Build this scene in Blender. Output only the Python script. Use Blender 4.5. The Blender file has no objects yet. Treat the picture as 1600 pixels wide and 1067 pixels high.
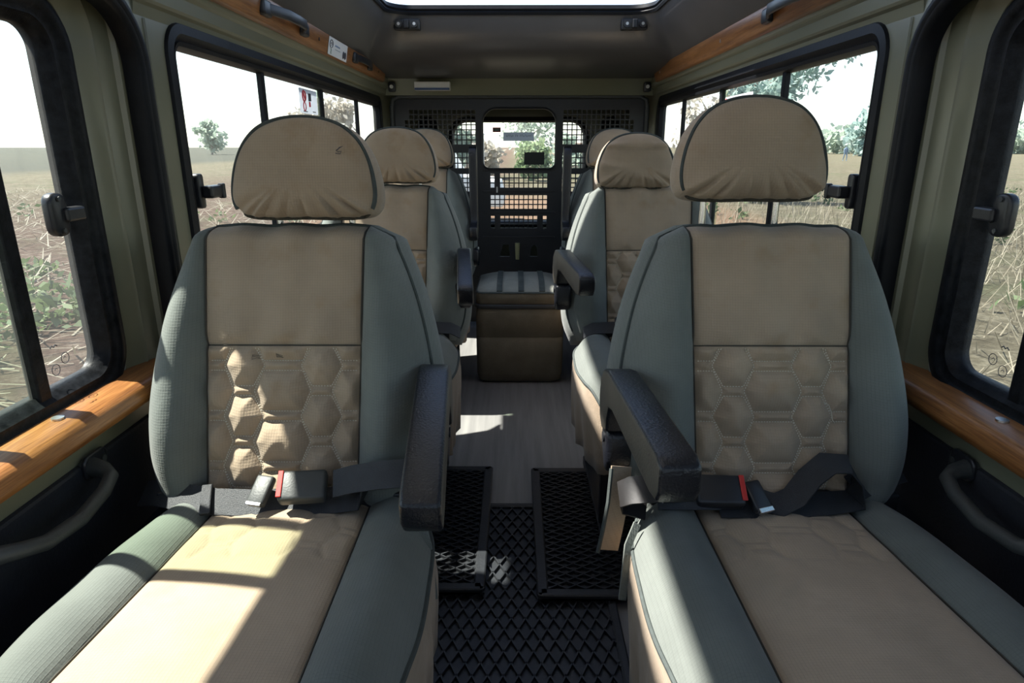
import bpy, bmesh, math, random
import numpy as np
from mathutils import Vector, Matrix
C = bpy.context.scene.collection
PI = math.pi
rng = np.random.default_rng(7)
random.seed(7)
sc = bpy.context.scene

# ------------------------------------------------------------------ camera, world, sun, exposure
cam = bpy.data.cameras.new('camera')
cam.sensor_width = 36.0; cam.lens = 22.5; cam.clip_start = 0.02; cam.clip_end = 2000
co = bpy.data.objects.new('camera', cam); C.objects.link(co)
co.location = (-.02, 0, .98); co.rotation_euler = (math.radians(90 - 16.99), 0, .005)
sc.camera = co
SUN = Vector((-1, .17, 1.7)).normalized()            # towards the sun
w = bpy.data.worlds.new('world'); sc.world = w; w.use_nodes = True
nt = w.node_tree; nt.nodes.clear()
sky = nt.nodes.new('ShaderNodeTexSky'); sky.sky_type = 'NISHITA'; sky.sun_disc = False
sky.sun_elevation = math.asin(SUN.z); sky.sun_rotation = math.atan2(SUN.x, SUN.y)
sky.air_density = 1.0; sky.dust_density = .8; sky.ozone_density = 1.0
bgn = nt.nodes.new('ShaderNodeBackground'); bgn.inputs[1].default_value = .19
outw = nt.nodes.new('ShaderNodeOutputWorld')
nt.links.new(sky.outputs[0], bgn.inputs[0])
# bright dry-season haze low over the horizon
wtc = nt.nodes.new('ShaderNodeTexCoord'); wsep = nt.nodes.new('ShaderNodeSeparateXYZ'); nt.links.new(wtc.outputs['Generated'], wsep.inputs[0])
wab = nt.nodes.new('ShaderNodeMath'); wab.operation = 'MAXIMUM'; wab.inputs[1].default_value = 0; nt.links.new(wsep.outputs[2], wab.inputs[0])
wml = nt.nodes.new('ShaderNodeMath'); wml.operation = 'MULTIPLY'; wml.inputs[1].default_value = -4.5; nt.links.new(wab.outputs[0], wml.inputs[0])
wex = nt.nodes.new('ShaderNodeMath'); wex.operation = 'EXPONENT'; nt.links.new(wml.outputs[0], wex.inputs[0])
wst = nt.nodes.new('ShaderNodeMath'); wst.operation = 'MULTIPLY'; wst.inputs[1].default_value = .80; nt.links.new(wex.outputs[0], wst.inputs[0])
bg2 = nt.nodes.new('ShaderNodeBackground'); bg2.inputs[0].default_value = (.97, .98, .97, 1); nt.links.new(wst.outputs[0], bg2.inputs[1])
wad = nt.nodes.new('ShaderNodeAddShader'); nt.links.new(bgn.outputs[0], wad.inputs[0]); nt.links.new(bg2.outputs[0], wad.inputs[1])
nt.links.new(wad.outputs[0], outw.inputs[0])
sl = bpy.data.lights.new('sun', 'SUN'); sl.energy = 12.0; sl.angle = math.radians(.9); sl.color = (1, .96, .89)
so = bpy.data.objects.new('sun', sl); C.objects.link(so)
so.rotation_euler = SUN.to_track_quat('Z', 'Y').to_euler()
so.location = (-6, 2, 12)
sc.view_settings.view_transform = 'Standard'; sc.view_settings.look = 'None'
sc.view_settings.exposure = 0.6; sc.view_settings.gamma = 1.0; sc.view_settings.use_curve_mapping = False
try:
    sc.cycles.max_bounces = 10; sc.cycles.diffuse_bounces = 5; sc.cycles.transparent_max_bounces = 12
    sc.cycles.sample_clamp_indirect = 8.0; sc.cycles.use_denoising = True
except Exception: pass

# ------------------------------------------------------------------ materials
def new_mat(name):
    m = bpy.data.materials.new(name); m.use_nodes = True
    n = m.node_tree.nodes; return m, n, m.node_tree.links, n['Principled BSDF']
def add_noise(n, l, scale, detail=4, vec=None, rough=.55):
    t = n.new('ShaderNodeTexNoise'); t.inputs['Scale'].default_value = scale; t.inputs['Detail'].default_value = detail
    t.inputs['Roughness'].default_value = rough
    if vec is not None: l.new(vec, t.inputs['Vector'])
    return t
def ramp(n, l, src, stops):
    r = n.new('ShaderNodeValToRGB')
    e = r.color_ramp.elements
    while len(e) < len(stops): e.new(.5)
    for i, (p, c) in enumerate(stops):
        e[i].position = p; e[i].color = (*c, 1) if len(c) == 3 else c
    l.new(src, r.inputs[0]); return r
def mul(c, k): return tuple(max(0, x * k) for x in c)
def plain(name, col, rough=.5, var=.12, scale=8, bump=0, bscale=150, metal=0, spec=.5, coat=0):
    m, n, l, b = new_mat(name)
    tc = n.new('ShaderNodeTexCoord')
    t = add_noise(n, l, scale, 5, tc.outputs['Object'])
    r = ramp(n, l, t.outputs['Fac'], [(.3, mul(col, 1 - var)), (.7, mul(col, 1 + var))])
    l.new(r.outputs[0], b.inputs['Base Color'])
    b.inputs['Roughness'].default_value = rough; b.inputs['Metallic'].default_value = metal
    b.inputs['Specular IOR Level'].default_value = spec
    if coat: b.inputs['Coat Weight'].default_value = coat; b.inputs['Coat Roughness'].default_value = .25
    if bump:
        t2 = add_noise(n, l, bscale, 3, tc.outputs['Object'])
        bp = n.new('ShaderNodeBump'); bp.inputs['Strength'].default_value = bump; bp.inputs['Distance'].default_value = .002
        l.new(t2.outputs['Fac'], bp.inputs['Height']); l.new(bp.outputs[0], b.inputs['Normal'])
    return m
def fabric(name, col, axes='xz', stain=None, rough=.9, pitch=.0042, strength=.35):
    """Ripstop cloth: a fine raised grid on two axes, slight fading, and worn stains with a shape of their own."""
    m, n, l, b = new_mat(name)
    tc = n.new('ShaderNodeTexCoord')
    sep = n.new('ShaderNodeSeparateXYZ'); l.new(tc.outputs['Object'], sep.inputs[0])
    hs = []
    for a in axes:
        mu = n.new('ShaderNodeMath'); mu.operation = 'MULTIPLY'; mu.inputs[1].default_value = 2 * PI / pitch
        l.new(sep.outputs['xyz'.index(a)], mu.inputs[0])
        s = n.new('ShaderNodeMath'); s.operation = 'COSINE'; l.new(mu.outputs[0], s.inputs[0])
        p = n.new('ShaderNodeMath'); p.operation = 'SMOOTH_MAX'; p.inputs[1].default_value = .55; p.inputs[2].default_value = .2
        l.new(s.outputs[0], p.inputs[0]); hs.append(p)
    ad = n.new('ShaderNodeMath'); ad.operation = 'ADD'; l.new(hs[0].outputs[0], ad.inputs[0]); l.new(hs[1].outputs[0], ad.inputs[1])
    t = add_noise(n, l, 9, 6, tc.outputs['Object'])
    r = ramp(n, l, t.outputs['Fac'], [(.25, mul(col, .84)), (.55, col), (.8, mul(col, 1.13))])
    cur = r.outputs[0]
    # grid threads a shade darker
    gm = n.new('ShaderNodeMapRange'); gm.inputs[1].default_value = 1.1; gm.inputs[2].default_value = 2.0; gm.inputs[3].default_value = 0; gm.inputs[4].default_value = .22
    l.new(ad.outputs[0], gm.inputs[0])
    mx = n.new('ShaderNodeMixRGB'); mx.inputs[2].default_value = (*mul(col, .55), 1); l.new(gm.outputs[0], mx.inputs[0]); l.new(cur, mx.inputs[1]); cur = mx.outputs[0]
    if stain:
        t3 = add_noise(n, l, 14, 4, tc.outputs['Object'])
        r3 = ramp(n, l, t3.outputs['Fac'], [(.56, (0, 0, 0)), (.74, (.55, .55, .55))])
        m3 = n.new('ShaderNodeMixRGB'); m3.inputs[2].default_value = (*stain, 1); l.new(r3.outputs[0], m3.inputs[0]); l.new(cur, m3.inputs[1]); cur = m3.outputs[0]
    l.new(cur, b.inputs['Base Color']); b.inputs['Roughness'].default_value = rough
    b.inputs['Specular IOR Level'].default_value = .25
    b.inputs['Sheen Weight'].default_value = .15; b.inputs['Sheen Roughness'].default_value = .5
    t2 = add_noise(n, l, 28, 4, tc.outputs['Object'])
    a2 = n.new('ShaderNodeMath'); a2.operation = 'MULTIPLY_ADD'; a2.inputs[1].default_value = 5.0
    l.new(t2.outputs['Fac'], a2.inputs[0]); l.new(ad.outputs[0], a2.inputs[2])
    bp = n.new('ShaderNodeBump'); bp.inputs['Strength'].default_value = strength; bp.inputs['Distance'].default_value = .0011
    l.new(a2.outputs[0], bp.inputs['Height']); l.new(bp.outputs[0], b.inputs['Normal'])
    return m
TAN = (.345, .268, .190); GREY = (.135, .150, .137)
M = {}
M['tan_back'] = fabric('tan ripstop back', TAN, 'xz', (.26, .17, .09))
M['tan_seat'] = fabric('tan ripstop seat', mul(TAN, 1.05), 'xy', mul(TAN, .8))
M['tan_side'] = fabric('tan ripstop side', mul(TAN, .9), 'yz', mul(TAN, .6))
M['grey_back'] = fabric('grey green ripstop back', GREY, 'xz')
M['grey_seat'] = fabric('grey green ripstop seat', GREY, 'xy')
M['piping'] = plain('dark piping', (.045, .056, .053), .8, .2, 60, .4, 900)
M['thread'] = plain('pale thread', (.55, .50, .40), .8)
M['seam'] = plain('dark seam', (.05, .045, .035), .9)
M['leather'] = plain('black leatherette', (.008, .009, .013), .30, .15, 10, .6, 260, 0, .5)
M['leather_smooth'] = plain('smooth black leather', (.016, .015, .015), .38, .2, 30, .12, 90, 0, .6)
M['leather_side'] = plain('brown leatherette side', (.085, .075, .06), .55, .2, 12, .35, 260)
M['plastic'] = plain('black plastic', (.018, .019, .022), .35, .1, 20, .12, 300)
M['plastic_grey'] = plain('dark grey plastic', (.05, .054, .053), .5, .12, 20, .2, 300)
M['rubber'] = plain('black rubber', (.006, .007, .009), .5, .25, 30, .2, 120, 0, .22)
M['rubber_dusty'] = plain('dusty rubber', (.009, .010, .012), .42, .6, 70, .3, 200, 0, .15)
M['webbing'] = plain('black webbing', (.022, .025, .03), .5, .15, 40, .6, 700)
M['red'] = plain('red plastic', (.5, .03, .025), .4)
M['chrome'] = plain('chrome', (.75, .75, .76), .18, .05, 10, 0, 100, 1)
M['steel'] = plain('brushed steel', (.55, .55, .55), .35, .1, 30, 0, 100, 1)
M['olive'] = plain('olive paint', (.185, .185, .122), .32, .07, 3, .03, 60, 0, .5, .3)
M['card'] = plain('dark door lining', (.018, .020, .026), .6, .2, 10, .5, 160)
M['liner'] = plain('grey vinyl lining', (.075, .073, .076), .36, .1, 6, .2, 190, 0, .8)
M['blackmetal'] = plain('black painted steel', (.010, .011, .014), .45, .2, 12, .15, 150)
M['floor'] = None
M['mat'] = plain('black rubber mat', (.016, .018, .022), .5, .25, 25, .3, 150)
M['canvas'] = plain('olive brown canvas', (.125, .108, .08), .85, .2, 12, .5, 220)
M['canvas_lid'] = plain('grey green canvas', (.20, .205, .18), .85, .12, 14, .5, 220)
M['white'] = plain('white label', (.75, .75, .72), .5, .04)
M['ink'] = plain('dark ink', (.05, .05, .06), .6)
M['ink_red'] = plain('red ink', (.55, .04, .06), .6)
M['lid_white'] = plain('white roof panel', (.7, .7, .68), .5, .04)
def wood():
    m, n, l, b = new_mat('varnished wood')
    tc = n.new('ShaderNodeTexCoord'); mp = n.new('ShaderNodeMapping'); mp.inputs['Scale'].default_value = (16, 1.1, 16)
    l.new(tc.outputs['Object'], mp.inputs[0])
    t = add_noise(n, l, 4.5, 8, mp.outputs[0], .65)
    r = ramp(n, l, t.outputs['Fac'], [(.28, (.14, .052, .016)), (.5, (.30, .125, .036)), (.72, (.44, .20, .066))])
    mp2 = n.new('ShaderNodeMapping'); mp2.inputs['Scale'].default_value = (90, 3.0, 90); l.new(tc.outputs['Object'], mp2.inputs[0])
    t2 = add_noise(n, l, 6, 3, mp2.outputs[0])
    r2 = ramp(n, l, t2.outputs['Fac'], [(.42, (1, 1, 1)), (.62, (.62, .55, .5))])
    mx = n.new('ShaderNodeMixRGB'); mx.blend_type = 'MULTIPLY'; mx.inputs[0].default_value = .8
    l.new(r.outputs[0], mx.inputs[1]); l.new(r2.outputs[0], mx.inputs[2]); l.new(mx.outputs[0], b.inputs['Base Color'])
    b.inputs['Roughness'].default_value = .38; b.inputs['Coat Weight'].default_value = .25; b.inputs['Coat Roughness'].default_value = .3
    bp = n.new('ShaderNodeBump'); bp.inputs['Strength'].default_value = .2; bp.inputs['Distance'].default_value = .001
    l.new(t2.outputs['Fac'], bp.inputs['Height']); l.new(bp.outputs[0], b.inputs['Normal'])
    return m
M['wood'] = wood()
def floor_mat():
    m, n, l, b = new_mat('ribbed vinyl floor')
    tc = n.new('ShaderNodeTexCoord'); mp = n.new('ShaderNodeMapping'); mp.inputs['Scale'].default_value = (14, .7, 1)
    l.new(tc.outputs['Object'], mp.inputs[0])
    t = add_noise(n, l, 3, 6, mp.outputs[0])
    r = ramp(n, l, t.outputs['Fac'], [(.3, (.16, .155, .155)), (.6, (.22, .213, .21)), (.8, (.28, .27, .255))])
    l.new(r.outputs[0], b.inputs['Base Color']); b.inputs['Roughness'].default_value = .5
    t2 = add_noise(n, l, 220, 3, tc.outputs['Object'])
    bp = n.new('ShaderNodeBump'); bp.inputs['Strength'].default_value = .25; bp.inputs['Distance'].default_value = .001
    l.new(t2.outputs['Fac'], bp.inputs['Height']); l.new(bp.outputs[0], b.inputs['Normal'])
    return m
M['floor'] = floor_mat()
def glass(name, tint, dust):
    m, n, l, b = new_mat(name); n.remove(b)
    out = n['Material Output']
    tr = n.new('ShaderNodeBsdfTransparent'); tr.inputs[0].default_value = (*tint, 1)
    gl = n.new('ShaderNodeBsdfGlossy'); gl.inputs['Roughness'].default_value = .02
    df = n.new('ShaderNodeBsdfTranslucent'); df.inputs[0].default_value = (.8, .8, .76, 1)
    lw = n.new('ShaderNodeLayerWeight'); lw.inputs[0].default_value = .5
    pw = n.new('ShaderNodeMath'); pw.operation = 'POWER'; pw.inputs[1].default_value = 5; l.new(lw.outputs['Facing'], pw.inputs[0])
    fr = n.new('ShaderNodeMath'); fr.operation = 'MULTIPLY_ADD'; fr.inputs[1].default_value = .5; fr.inputs[2].default_value = .02; l.new(pw.outputs[0], fr.inputs[0])
    tc = n.new('ShaderNodeTexCoord'); t = add_noise(n, l, 6, 6, tc.outputs['Object'])
    mr = n.new('ShaderNodeMapRange'); mr.inputs[1].default_value = .3; mr.inputs[2].default_value = .8
    mr.inputs[3].default_value = dust * .5; mr.inputs[4].default_value = dust * 1.7; l.new(t.outputs['Fac'], mr.inputs[0])
    m1 = n.new('ShaderNodeMixShader'); l.new(mr.outputs[0], m1.inputs[0]); l.new(tr.outputs[0], m1.inputs[1]); l.new(df.outputs[0], m1.inputs[2])
    m2 = n.new('ShaderNodeMixShader'); l.new(fr.outputs[0], m2.inputs[0]); l.new(m1.outputs[0], m2.inputs[1]); l.new(gl.outputs[0], m2.inputs[2])
    l.new(m2.outputs[0], out.inputs[0]); return m
M['glass'] = glass('window glass', (.96, .98, .96), .02)
M['glass_green'] = glass('green tinted glass', (.86, .93, .84), .03)
def leafmat(name, a, b_, trans=.35):
    m, n, l, b = new_mat(name); out = n['Material Output']
    g = n.new('ShaderNodeNewGeometry')
    r = ramp(n, l, g.outputs['Random Per Island'], [(0, a), (1, b_)])
    l.new(r.outputs[0], b.inputs['Base Color']); b.inputs['Roughness'].default_value = .7
    t = n.new('ShaderNodeBsdfTranslucent'); l.new(r.outputs[0], t.inputs[0])
    mx = n.new('ShaderNodeMixShader'); mx.inputs[0].default_value = trans
    l.new(b.outputs[0], mx.inputs[1]); l.new(t.outputs[0], mx.inputs[2]); l.new(mx.outputs[0], out.inputs[0])
    return m
M['leaf_far'] = leafmat('haze paled green leaves', (.36, .44, .36), (.48, .54, .45), .5)  # albedo paled to stand in for aerial haze over the distant greenery
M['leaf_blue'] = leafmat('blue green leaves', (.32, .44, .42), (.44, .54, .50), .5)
M['leaf_green'] = leafmat('fresh green leaves', (.18, .26, .13), (.30, .37, .20))
M['leaf_dry'] = leafmat('dry brown leaves', (.42, .38, .32), (.55, .51, .44))
M['weed'] = leafmat('weed leaves', (.05, .085, .03), (.13, .17, .075))
M['straw'] = leafmat('straw', (.12, .10, .066), (.27, .24, .18), .2)
M['bark'] = plain('grey bark', (.26, .23, .20), .9, .25, 6, .5, 30)

# ------------------------------------------------------------------ mesh helpers
def link(name, me, mat, parent=None, smooth=True):
    o = bpy.data.objects.new(name, me); C.objects.link(o)
    if mat is not None and not me.materials:
        for x in (mat if isinstance(mat, (list, tuple)) else [mat]): me.materials.append(x)
    if smooth and me.polygons: me.polygons.foreach_set('use_smooth', [True] * len(me.polygons))
    if parent is not None: o.parent = parent
    return o
def pymesh(name, V, F, mat, parent=None, smooth=True):
    me = bpy.data.meshes.new(name); me.from_pydata([tuple(map(float, v)) for v in V], [], F); me.update()
    return link(name, me, mat, parent, smooth)
def grid_obj(name, P, mat, parent=None, close=False, flip=False):
    n, m, _ = P.shape; V = P.reshape(-1, 3); F = []
    mm = m if close else m - 1
    for i in range(n - 1):
        for j in range(mm):
            a, b, c, d = i * m + j, i * m + (j + 1) % m, (i + 1) * m + (j + 1) % m, (i + 1) * m + j
            F.append((a, d, c, b) if flip else (a, b, c, d))
    return pymesh(name, V, F, mat, parent)
def rings_mesh(R, caps=(True, True)):
    n, m, _ = R.shape; V = [tuple(v) for v in R.reshape(-1, 3)]; F = []
    for i in range(n - 1):
        for j in range(m):
            F.append((i * m + j, i * m + (j + 1) % m, (i + 1) * m + (j + 1) % m, (i + 1) * m + j))
    if caps[0]:
        c = len(V); V.append(tuple(R[0].mean(0))); F += [(c, (j + 1) % m, j) for j in range(m)]
    if caps[1]:
        c = len(V); V.append(tuple(R[-1].mean(0))); o = (n - 1) * m; F += [(c, o + j, o + (j + 1) % m) for j in range(m)]
    return V, F
def rings_obj(name, R, mat, parent=None, caps=(True, True), smooth=True):
    V, F = rings_mesh(np.asarray(R, float), caps)
    o = pymesh(name, V, F, mat, parent, smooth); fixn(o); return o
def fixn(o):
    bm = bmesh.new(); bm.from_mesh(o.data); bmesh.ops.recalc_face_normals(bm, faces=bm.faces); bm.to_mesh(o.data); bm.free()
class MB:
    """collects shapes into ONE mesh object"""
    def __init__(s): s.V = []; s.F = []
    def add(s, V, F):
        k = len(s.V); s.V += [tuple(map(float, v)) for v in V]; s.F += [tuple(i + k for i in f) for f in F]; return s
    def tube(s, pts, r, seg=8, closed=False, sx=1.0):
        pts = [Vector(p) for p in pts]; n = len(pts); R = []
        up = Vector((0, 0, 1)); prev = None
        for i, p in enumerate(pts):
            if closed: t = pts[(i + 1) % n] - pts[i - 1]
            else: t = pts[min(i + 1, n - 1)] - pts[max(i - 1, 0)]
            t.normalize()
            if prev is None:
                a = up if abs(t.z) < .9 else Vector((1, 0, 0)); u = t.cross(a).normalized()
            else: u = (prev - t * prev.dot(t)).normalized()
            prev = u; v = t.cross(u)
            rr = r[i] if isinstance(r, (list, tuple)) else r
            R.append([p + (u * math.cos(2 * PI * k / seg) * sx + v * math.sin(2 * PI * k / seg)) * rr for k in range(seg)])
        if closed: R.append(R[0])
        V, F = rings_mesh(np.array([[tuple(q) for q in ring] for ring in R]), (not closed, not closed)); return s.add(V, F)
    def box(s, c, d, rot=None):
        V = [Vector((x * d[0] / 2, y * d[1] / 2, z * d[2] / 2)) for x in (-1, 1) for y in (-1, 1) for z in (-1, 1)]
        if rot is not None: V = [rot @ v for v in V]
        V = [v + Vector(c) for v in V]
        return s.add(V, [(0, 1, 3, 2), (4, 6, 7, 5), (0, 4, 5, 1), (2, 3, 7, 6), (0, 2, 6, 4), (1, 5, 7, 3)])
    def ribbon(s, pts, side, half, th):
        """a strap: centre line, a side direction (or one per point), half width and thickness"""
        pts = [Vector(p) for p in pts]; n = len(pts); R = []
        for i, p in enumerate(pts):
            t = (pts[min(i + 1, n - 1)] - pts[max(i - 1, 0)]).normalized()
            sd = Vector(side[i] if isinstance(side, list) else side); sd = (sd - t * sd.dot(t)).normalized(); nn = t.cross(sd)
            R.append([p + sd * half + nn * th, p + sd * half - nn * th, p - sd * half - nn * th, p - sd * half + nn * th])
        V, F = rings_mesh(np.array([[tuple(q) for q in r] for r in R])); return s.add(V, F)
    def prism(s, poly, axis, a, b):
        """extrude a 2D polygon along an axis; polygon coords fill the two other axes in order"""
        n = len(poly); V = []
        for t in (a, b):
            for (p, q) in poly:
                V.append({'x': (t, p, q), 'y': (p, t, q), 'z': (p, q, t)}[axis])
        F = [tuple(range(n)), tuple(range(2 * n - 1, n - 1, -1))] + [(i, i + n, (i + 1) % n + n, (i + 1) % n) for i in range(n)]
        return s.add(V, F)
    def build(s, name, mat, parent=None, smooth=False, bevel=0, segs=2, angle=None):
        o = pymesh(name, s.V, s.F, mat, parent, False)
        bm = bmesh.new(); bm.from_mesh(o.data); bmesh.ops.recalc_face_normals(bm, faces=bm.faces)
        if bevel:
            es = [e for e in bm.edges if len(e.link_faces) == 2 and e.calc_face_angle(0) > (angle or .5)]
            bmesh.ops.bevel(bm, geom=es, offset=bevel, segments=segs, profile=.5, affect='EDGES', clamp_overlap=True)
        bm.to_mesh(o.data); bm.free()
        if smooth:
            o.data.polygons.foreach_set('use_smooth', [True] * len(o.data.polygons))
            try: o.data.set_sharp_from_angle(angle=.9)
            except Exception: pass
        return o
def empty(name, loc, rz=0):
    o = bpy.data.objects.new(name, None); C.objects.link(o); o.location = loc; o.rotation_euler = (0, 0, rz); o.empty_display_size = .1; return o
def tag(o, label=None, cat=None, group=None, kind=None):
    if label: o['label'] = label
    if cat: o['category'] = cat
    if group: o['group'] = group
    if kind: o['kind'] = kind
    return o
def struct(o): o['kind'] = 'structure'; return o
def rrect(x0, x1, y0, y1, r, n=8):
    if not isinstance(r, (list, tuple)): r = [r] * 4
    P = []
    for (cx, cy, a, rr) in ((x1 - r[0], y1 - r[0], 0, r[0]), (x0 + r[1], y1 - r[1], PI / 2, r[1]), (x0 + r[2], y0 + r[2], PI, r[2]), (x1 - r[3], y0 + r[3], 1.5 * PI, r[3])):
        for k in range(n + 1):
            t = a + PI / 2 * k / n; P.append((cx + rr * math.cos(t), cy + rr * math.sin(t)))
    return P
def plate(name, outer, holes, depth, fn, mat, parent=None, bevel=0):
    """a flat plate with holes, cut from 2D outlines; fn maps (a, b, t) to world"""
    cu = bpy.data.curves.new('outline', 'CURVE'); cu.dimensions = '2D'; cu.fill_mode = 'BOTH'; cu.extrude = depth / 2
    for poly in [outer] + holes:
        sp = cu.splines.new('POLY'); sp.points.add(len(poly) - 1); sp.use_cyclic_u = True
        for i, (a, b) in enumerate(poly): sp.points[i].co = (a, b, 0, 1)
    ob = bpy.data.objects.new('outline', cu); C.objects.link(ob)
    me = bpy.data.meshes.new_from_object(ob); bpy.data.objects.remove(ob); bpy.data.curves.remove(cu)
    me.name = name
    for v in me.vertices: v.co = Vector(fn(v.co.x, v.co.y, v.co.z))
    me.materials.clear(); me.update()
    o = link(name, me, mat, parent, False)
    bm = bmesh.new(); bm.from_mesh(me); bmesh.ops.remove_doubles(bm, verts=bm.verts, dist=1e-5); bmesh.ops.recalc_face_normals(bm, faces=bm.faces); bm.to_mesh(me); bm.free()
    return o
def sweep(path, prof, fn):
    """sweep a profile of (inward offset, depth) round a closed 2D path; returns rings (profile closed)"""
    n = len(path); P = np.array(path); R = []
    t = np.roll(P, -1, 0) - np.roll(P, 1, 0); t /= np.linalg.norm(t, axis=1)[:, None]
    nrm = np.stack([-t[:, 1], t[:, 0]], 1)      # inward for counter-clockwise paths
    for i in range(n + 1):
        k = i % n
        R.append([fn(P[k, 0] + nrm[k, 0] * o, P[k, 1] + nrm[k, 1] * o, d) for (o, d) in prof])
    return np.array(R)
def sweep_obj(name, path, prof, fn, mat, parent=None, smooth=True, sharp=.7):
    o = rings_obj(name, sweep(path, prof, fn), mat, parent, (False, False), smooth)
    try: o.data.set_sharp_from_angle(angle=sharp)
    except Exception: pass
    return o
def herm(xs, ys, x):
    xs = np.array(xs, float); ys = np.array(ys, float); x = np.clip(np.asarray(x, float), xs[0], xs[-1])
    d = np.gradient(ys, xs); i = np.clip(np.searchsorted(xs, x) - 1, 0, len(xs) - 2)
    h = xs[i + 1] - xs[i]; t = (x - xs[i]) / h
    return ys[i] * (2 * t**3 - 3 * t**2 + 1) + ys[i + 1] * (-2 * t**3 + 3 * t**2) + h * (d[i] * (t**3 - 2 * t**2 + t) + d[i + 1] * (t**3 - t**2))
def wob(x, y, k, seed, n=6):
    r = np.random.default_rng(seed); s = 0
    for _ in range(n):
        a = r.uniform(0, 2 * PI); f = k * r.uniform(.5, 1.6); s = s + np.sin(f * (x * math.cos(a) + y * math.sin(a)) + r.uniform(0, 6.28))
    return s / n
def sm(a, b, x):
    t = np.clip((x - a) / (b - a), 0, 1); return t * t * (3 - 2 * t)

# ------------------------------------------------------------------ the shell of the vehicle
Y0 = -.45
struct(MB().box((0, 1.85, -.02), (1.56, 4.7, .04)).build('floor', M['floor']))
def side(s, word, i_door, i_big):
    X = lambda x: s * x
    # body side behind the door, with the big window cut out
    struct(plate('wall_' + word, [(1.20, 0), (4.2, 0), (4.2, 1.34), (1.20, 1.34)], [rrect(1.335, 3.385, .565, 1.205, .065)], .03,
                 lambda a, b, t: (X(.705) + t, a, b), M['olive']))
    # front door skin
    dp = struct(plate('door_' + str(i_door), [(Y0, 0), (1.22, 0), (1.22, 1.34), (Y0, 1.34)], [rrect(.02, 1.098, .57, 1.20, .075)], .02,
                      lambda a, b, t: (X(.748) + t, a, b), M['olive']))
    # stepped door return round the opening, with its ridges
    sweep_obj('door_return', rrect(-.4, 1.205, .46, 1.30, .15), [(0, .70), (.012, .704), (.016, .712), (.05, .720), (.054, .7165), (.058, .722), (.098, .734), (.102, .7305), (.107, .737), (.107, .757), (0, .757)],
              lambda a, b, t: (X(t), a, b), M['olive'], dp)
    # thick rubber seal in the door opening
    prof = [(-.020, .690), (-.021, .678), (-.014, .669), (-.004, .667), (.003, .672), (.006, .667), (.013, .668), (.019, .676), (.020, .700), (-.016, .702)]
    sweep_obj('door_seal', rrect(-.42, 1.215, .3, 1.222, .11, 10), prof, lambda a, b, t: (X(t), a, b), M['rubber'], dp, sharp=.9)
    struct(MB().tube([(X(.6895), 1.268, .02), (X(.6895), 1.268, 1.20)], .004, 6).build('trim_%d' % (7 if s < 0 else 8), M['olive'], None, True))
    # door lining, sill and ledge
    MB().box((X(.712), .36, .25), (.025, 1.64, .50)).build('door_lining', M['card'], dp, bevel=.006)
    MB().box((X(.722), .36, .527), (.03, 1.64, .06)).build('door_rail', M['olive'], dp, bevel=.004)
    struct(MB().box((X(.715), 2.7, .27), (.02, 3.0, .54)).build('trim_%d' % (9 if s < 0 else 10), M['card']))
    prof = [(.742, .548), (.676, .546), (.663, .552), (.659, .566), (.663, .580), (.674, .588), (.742, .589)]
    struct(MB().prism([(X(a), b) for a, b in prof], 'y', Y0, 1.19).build('sill_' + word, M['wood'], None, True))
    # olive header with ridges, then the wood rail
    prof = [(.722, 1.19), (.690, 1.202), (.686, 1.222), (.678, 1.226), (.674, 1.231), (.672, 1.254), (.664, 1.258), (.660, 1.263), (.656, 1.276), (.66, 1.34), (.722, 1.34)]
    low = [(.722, 1.236), (.688, 1.238), (.676, 1.244), (.672, 1.254), (.664, 1.258), (.660, 1.263), (.656, 1.276), (.66, 1.34), (.722, 1.34)]
    struct(MB().prism([(X(a), b) for a, b in prof], 'y', 1.235, 3.46).prism([(X(a), b) for a, b in low], 'y', Y0, 1.235).build('trim_%d' % (1 if s < 0 else 2), M['olive']))
    prof = [(.664, 1.270), (.648, 1.271), (.643, 1.276), (.633, 1.326), (.636, 1.332), (.664, 1.334)]
    struct(MB().prism([(X(a), b) for a, b in prof], 'y', Y0, 3.27).build('trim_%d' % (3 if s < 0 else 4), M['wood'], None, True))
    # ---- door window
    wd = struct(sweep_obj('window_%d' % i_door, rrect(.012, 1.105, .563, 1.205, .085, 10), [(0, .730), (.004, .722), (.020, .719), (.026, .724), (.030, .728), (.040, .728), (.044, .735), (.052, .742), (.052, .762), (0, .762)],
              lambda a, b, t: (X(t), a, b), M['rubber_dusty'], None, sharp=.9))
    def pane(y0, y1, x, mat, z0, z1, r, par):
        o = plate('pane', rrect(y0, y1, z0, z1, r, 6), [], .004, lambda a, b, t: (X(x) + t, a, b), mat, par); return o
    pane(.905, 1.068, .752, M['glass'], .605, 1.165, .03, wd)
    pane(.765, .905, .7485, M['glass_green'], .605, 1.165, .005, wd)
    pane(.05, .765, .752, M['glass'], .605, 1.165, .03, wd)
    for y in (.907, .768): MB().box((X(.745), y, .88), (.018, .026, .56)).build('divider', M['rubber_dusty'], wd, bevel=.003)
    def latch(y, z, x, par, dy=.045):
        root = MB().prism(rrect(y - dy - .019, y - dy + .019, z - .033, z + .033, .016, 5), 'x', X(x - .004), X(x - .020)).build('latch', M['plastic'], par, True, .004, 2)
        MB().box((X(x - .018), y - dy / 2 + .006, z - .001), (.018, dy, .022)).build('latch_arm', M['plastic'], root, bevel=.004)
        b = MB()
        for dz in (-.024, .024): b.tube([(X(x - .019), y - dy, z + dz), (X(x - .0225), y - dy, z + dz)], .004, 8)
        b.build('latch_screw', M['plastic_grey'], root)
        return root
    latch(1.045, .878, .742, wd)
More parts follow.
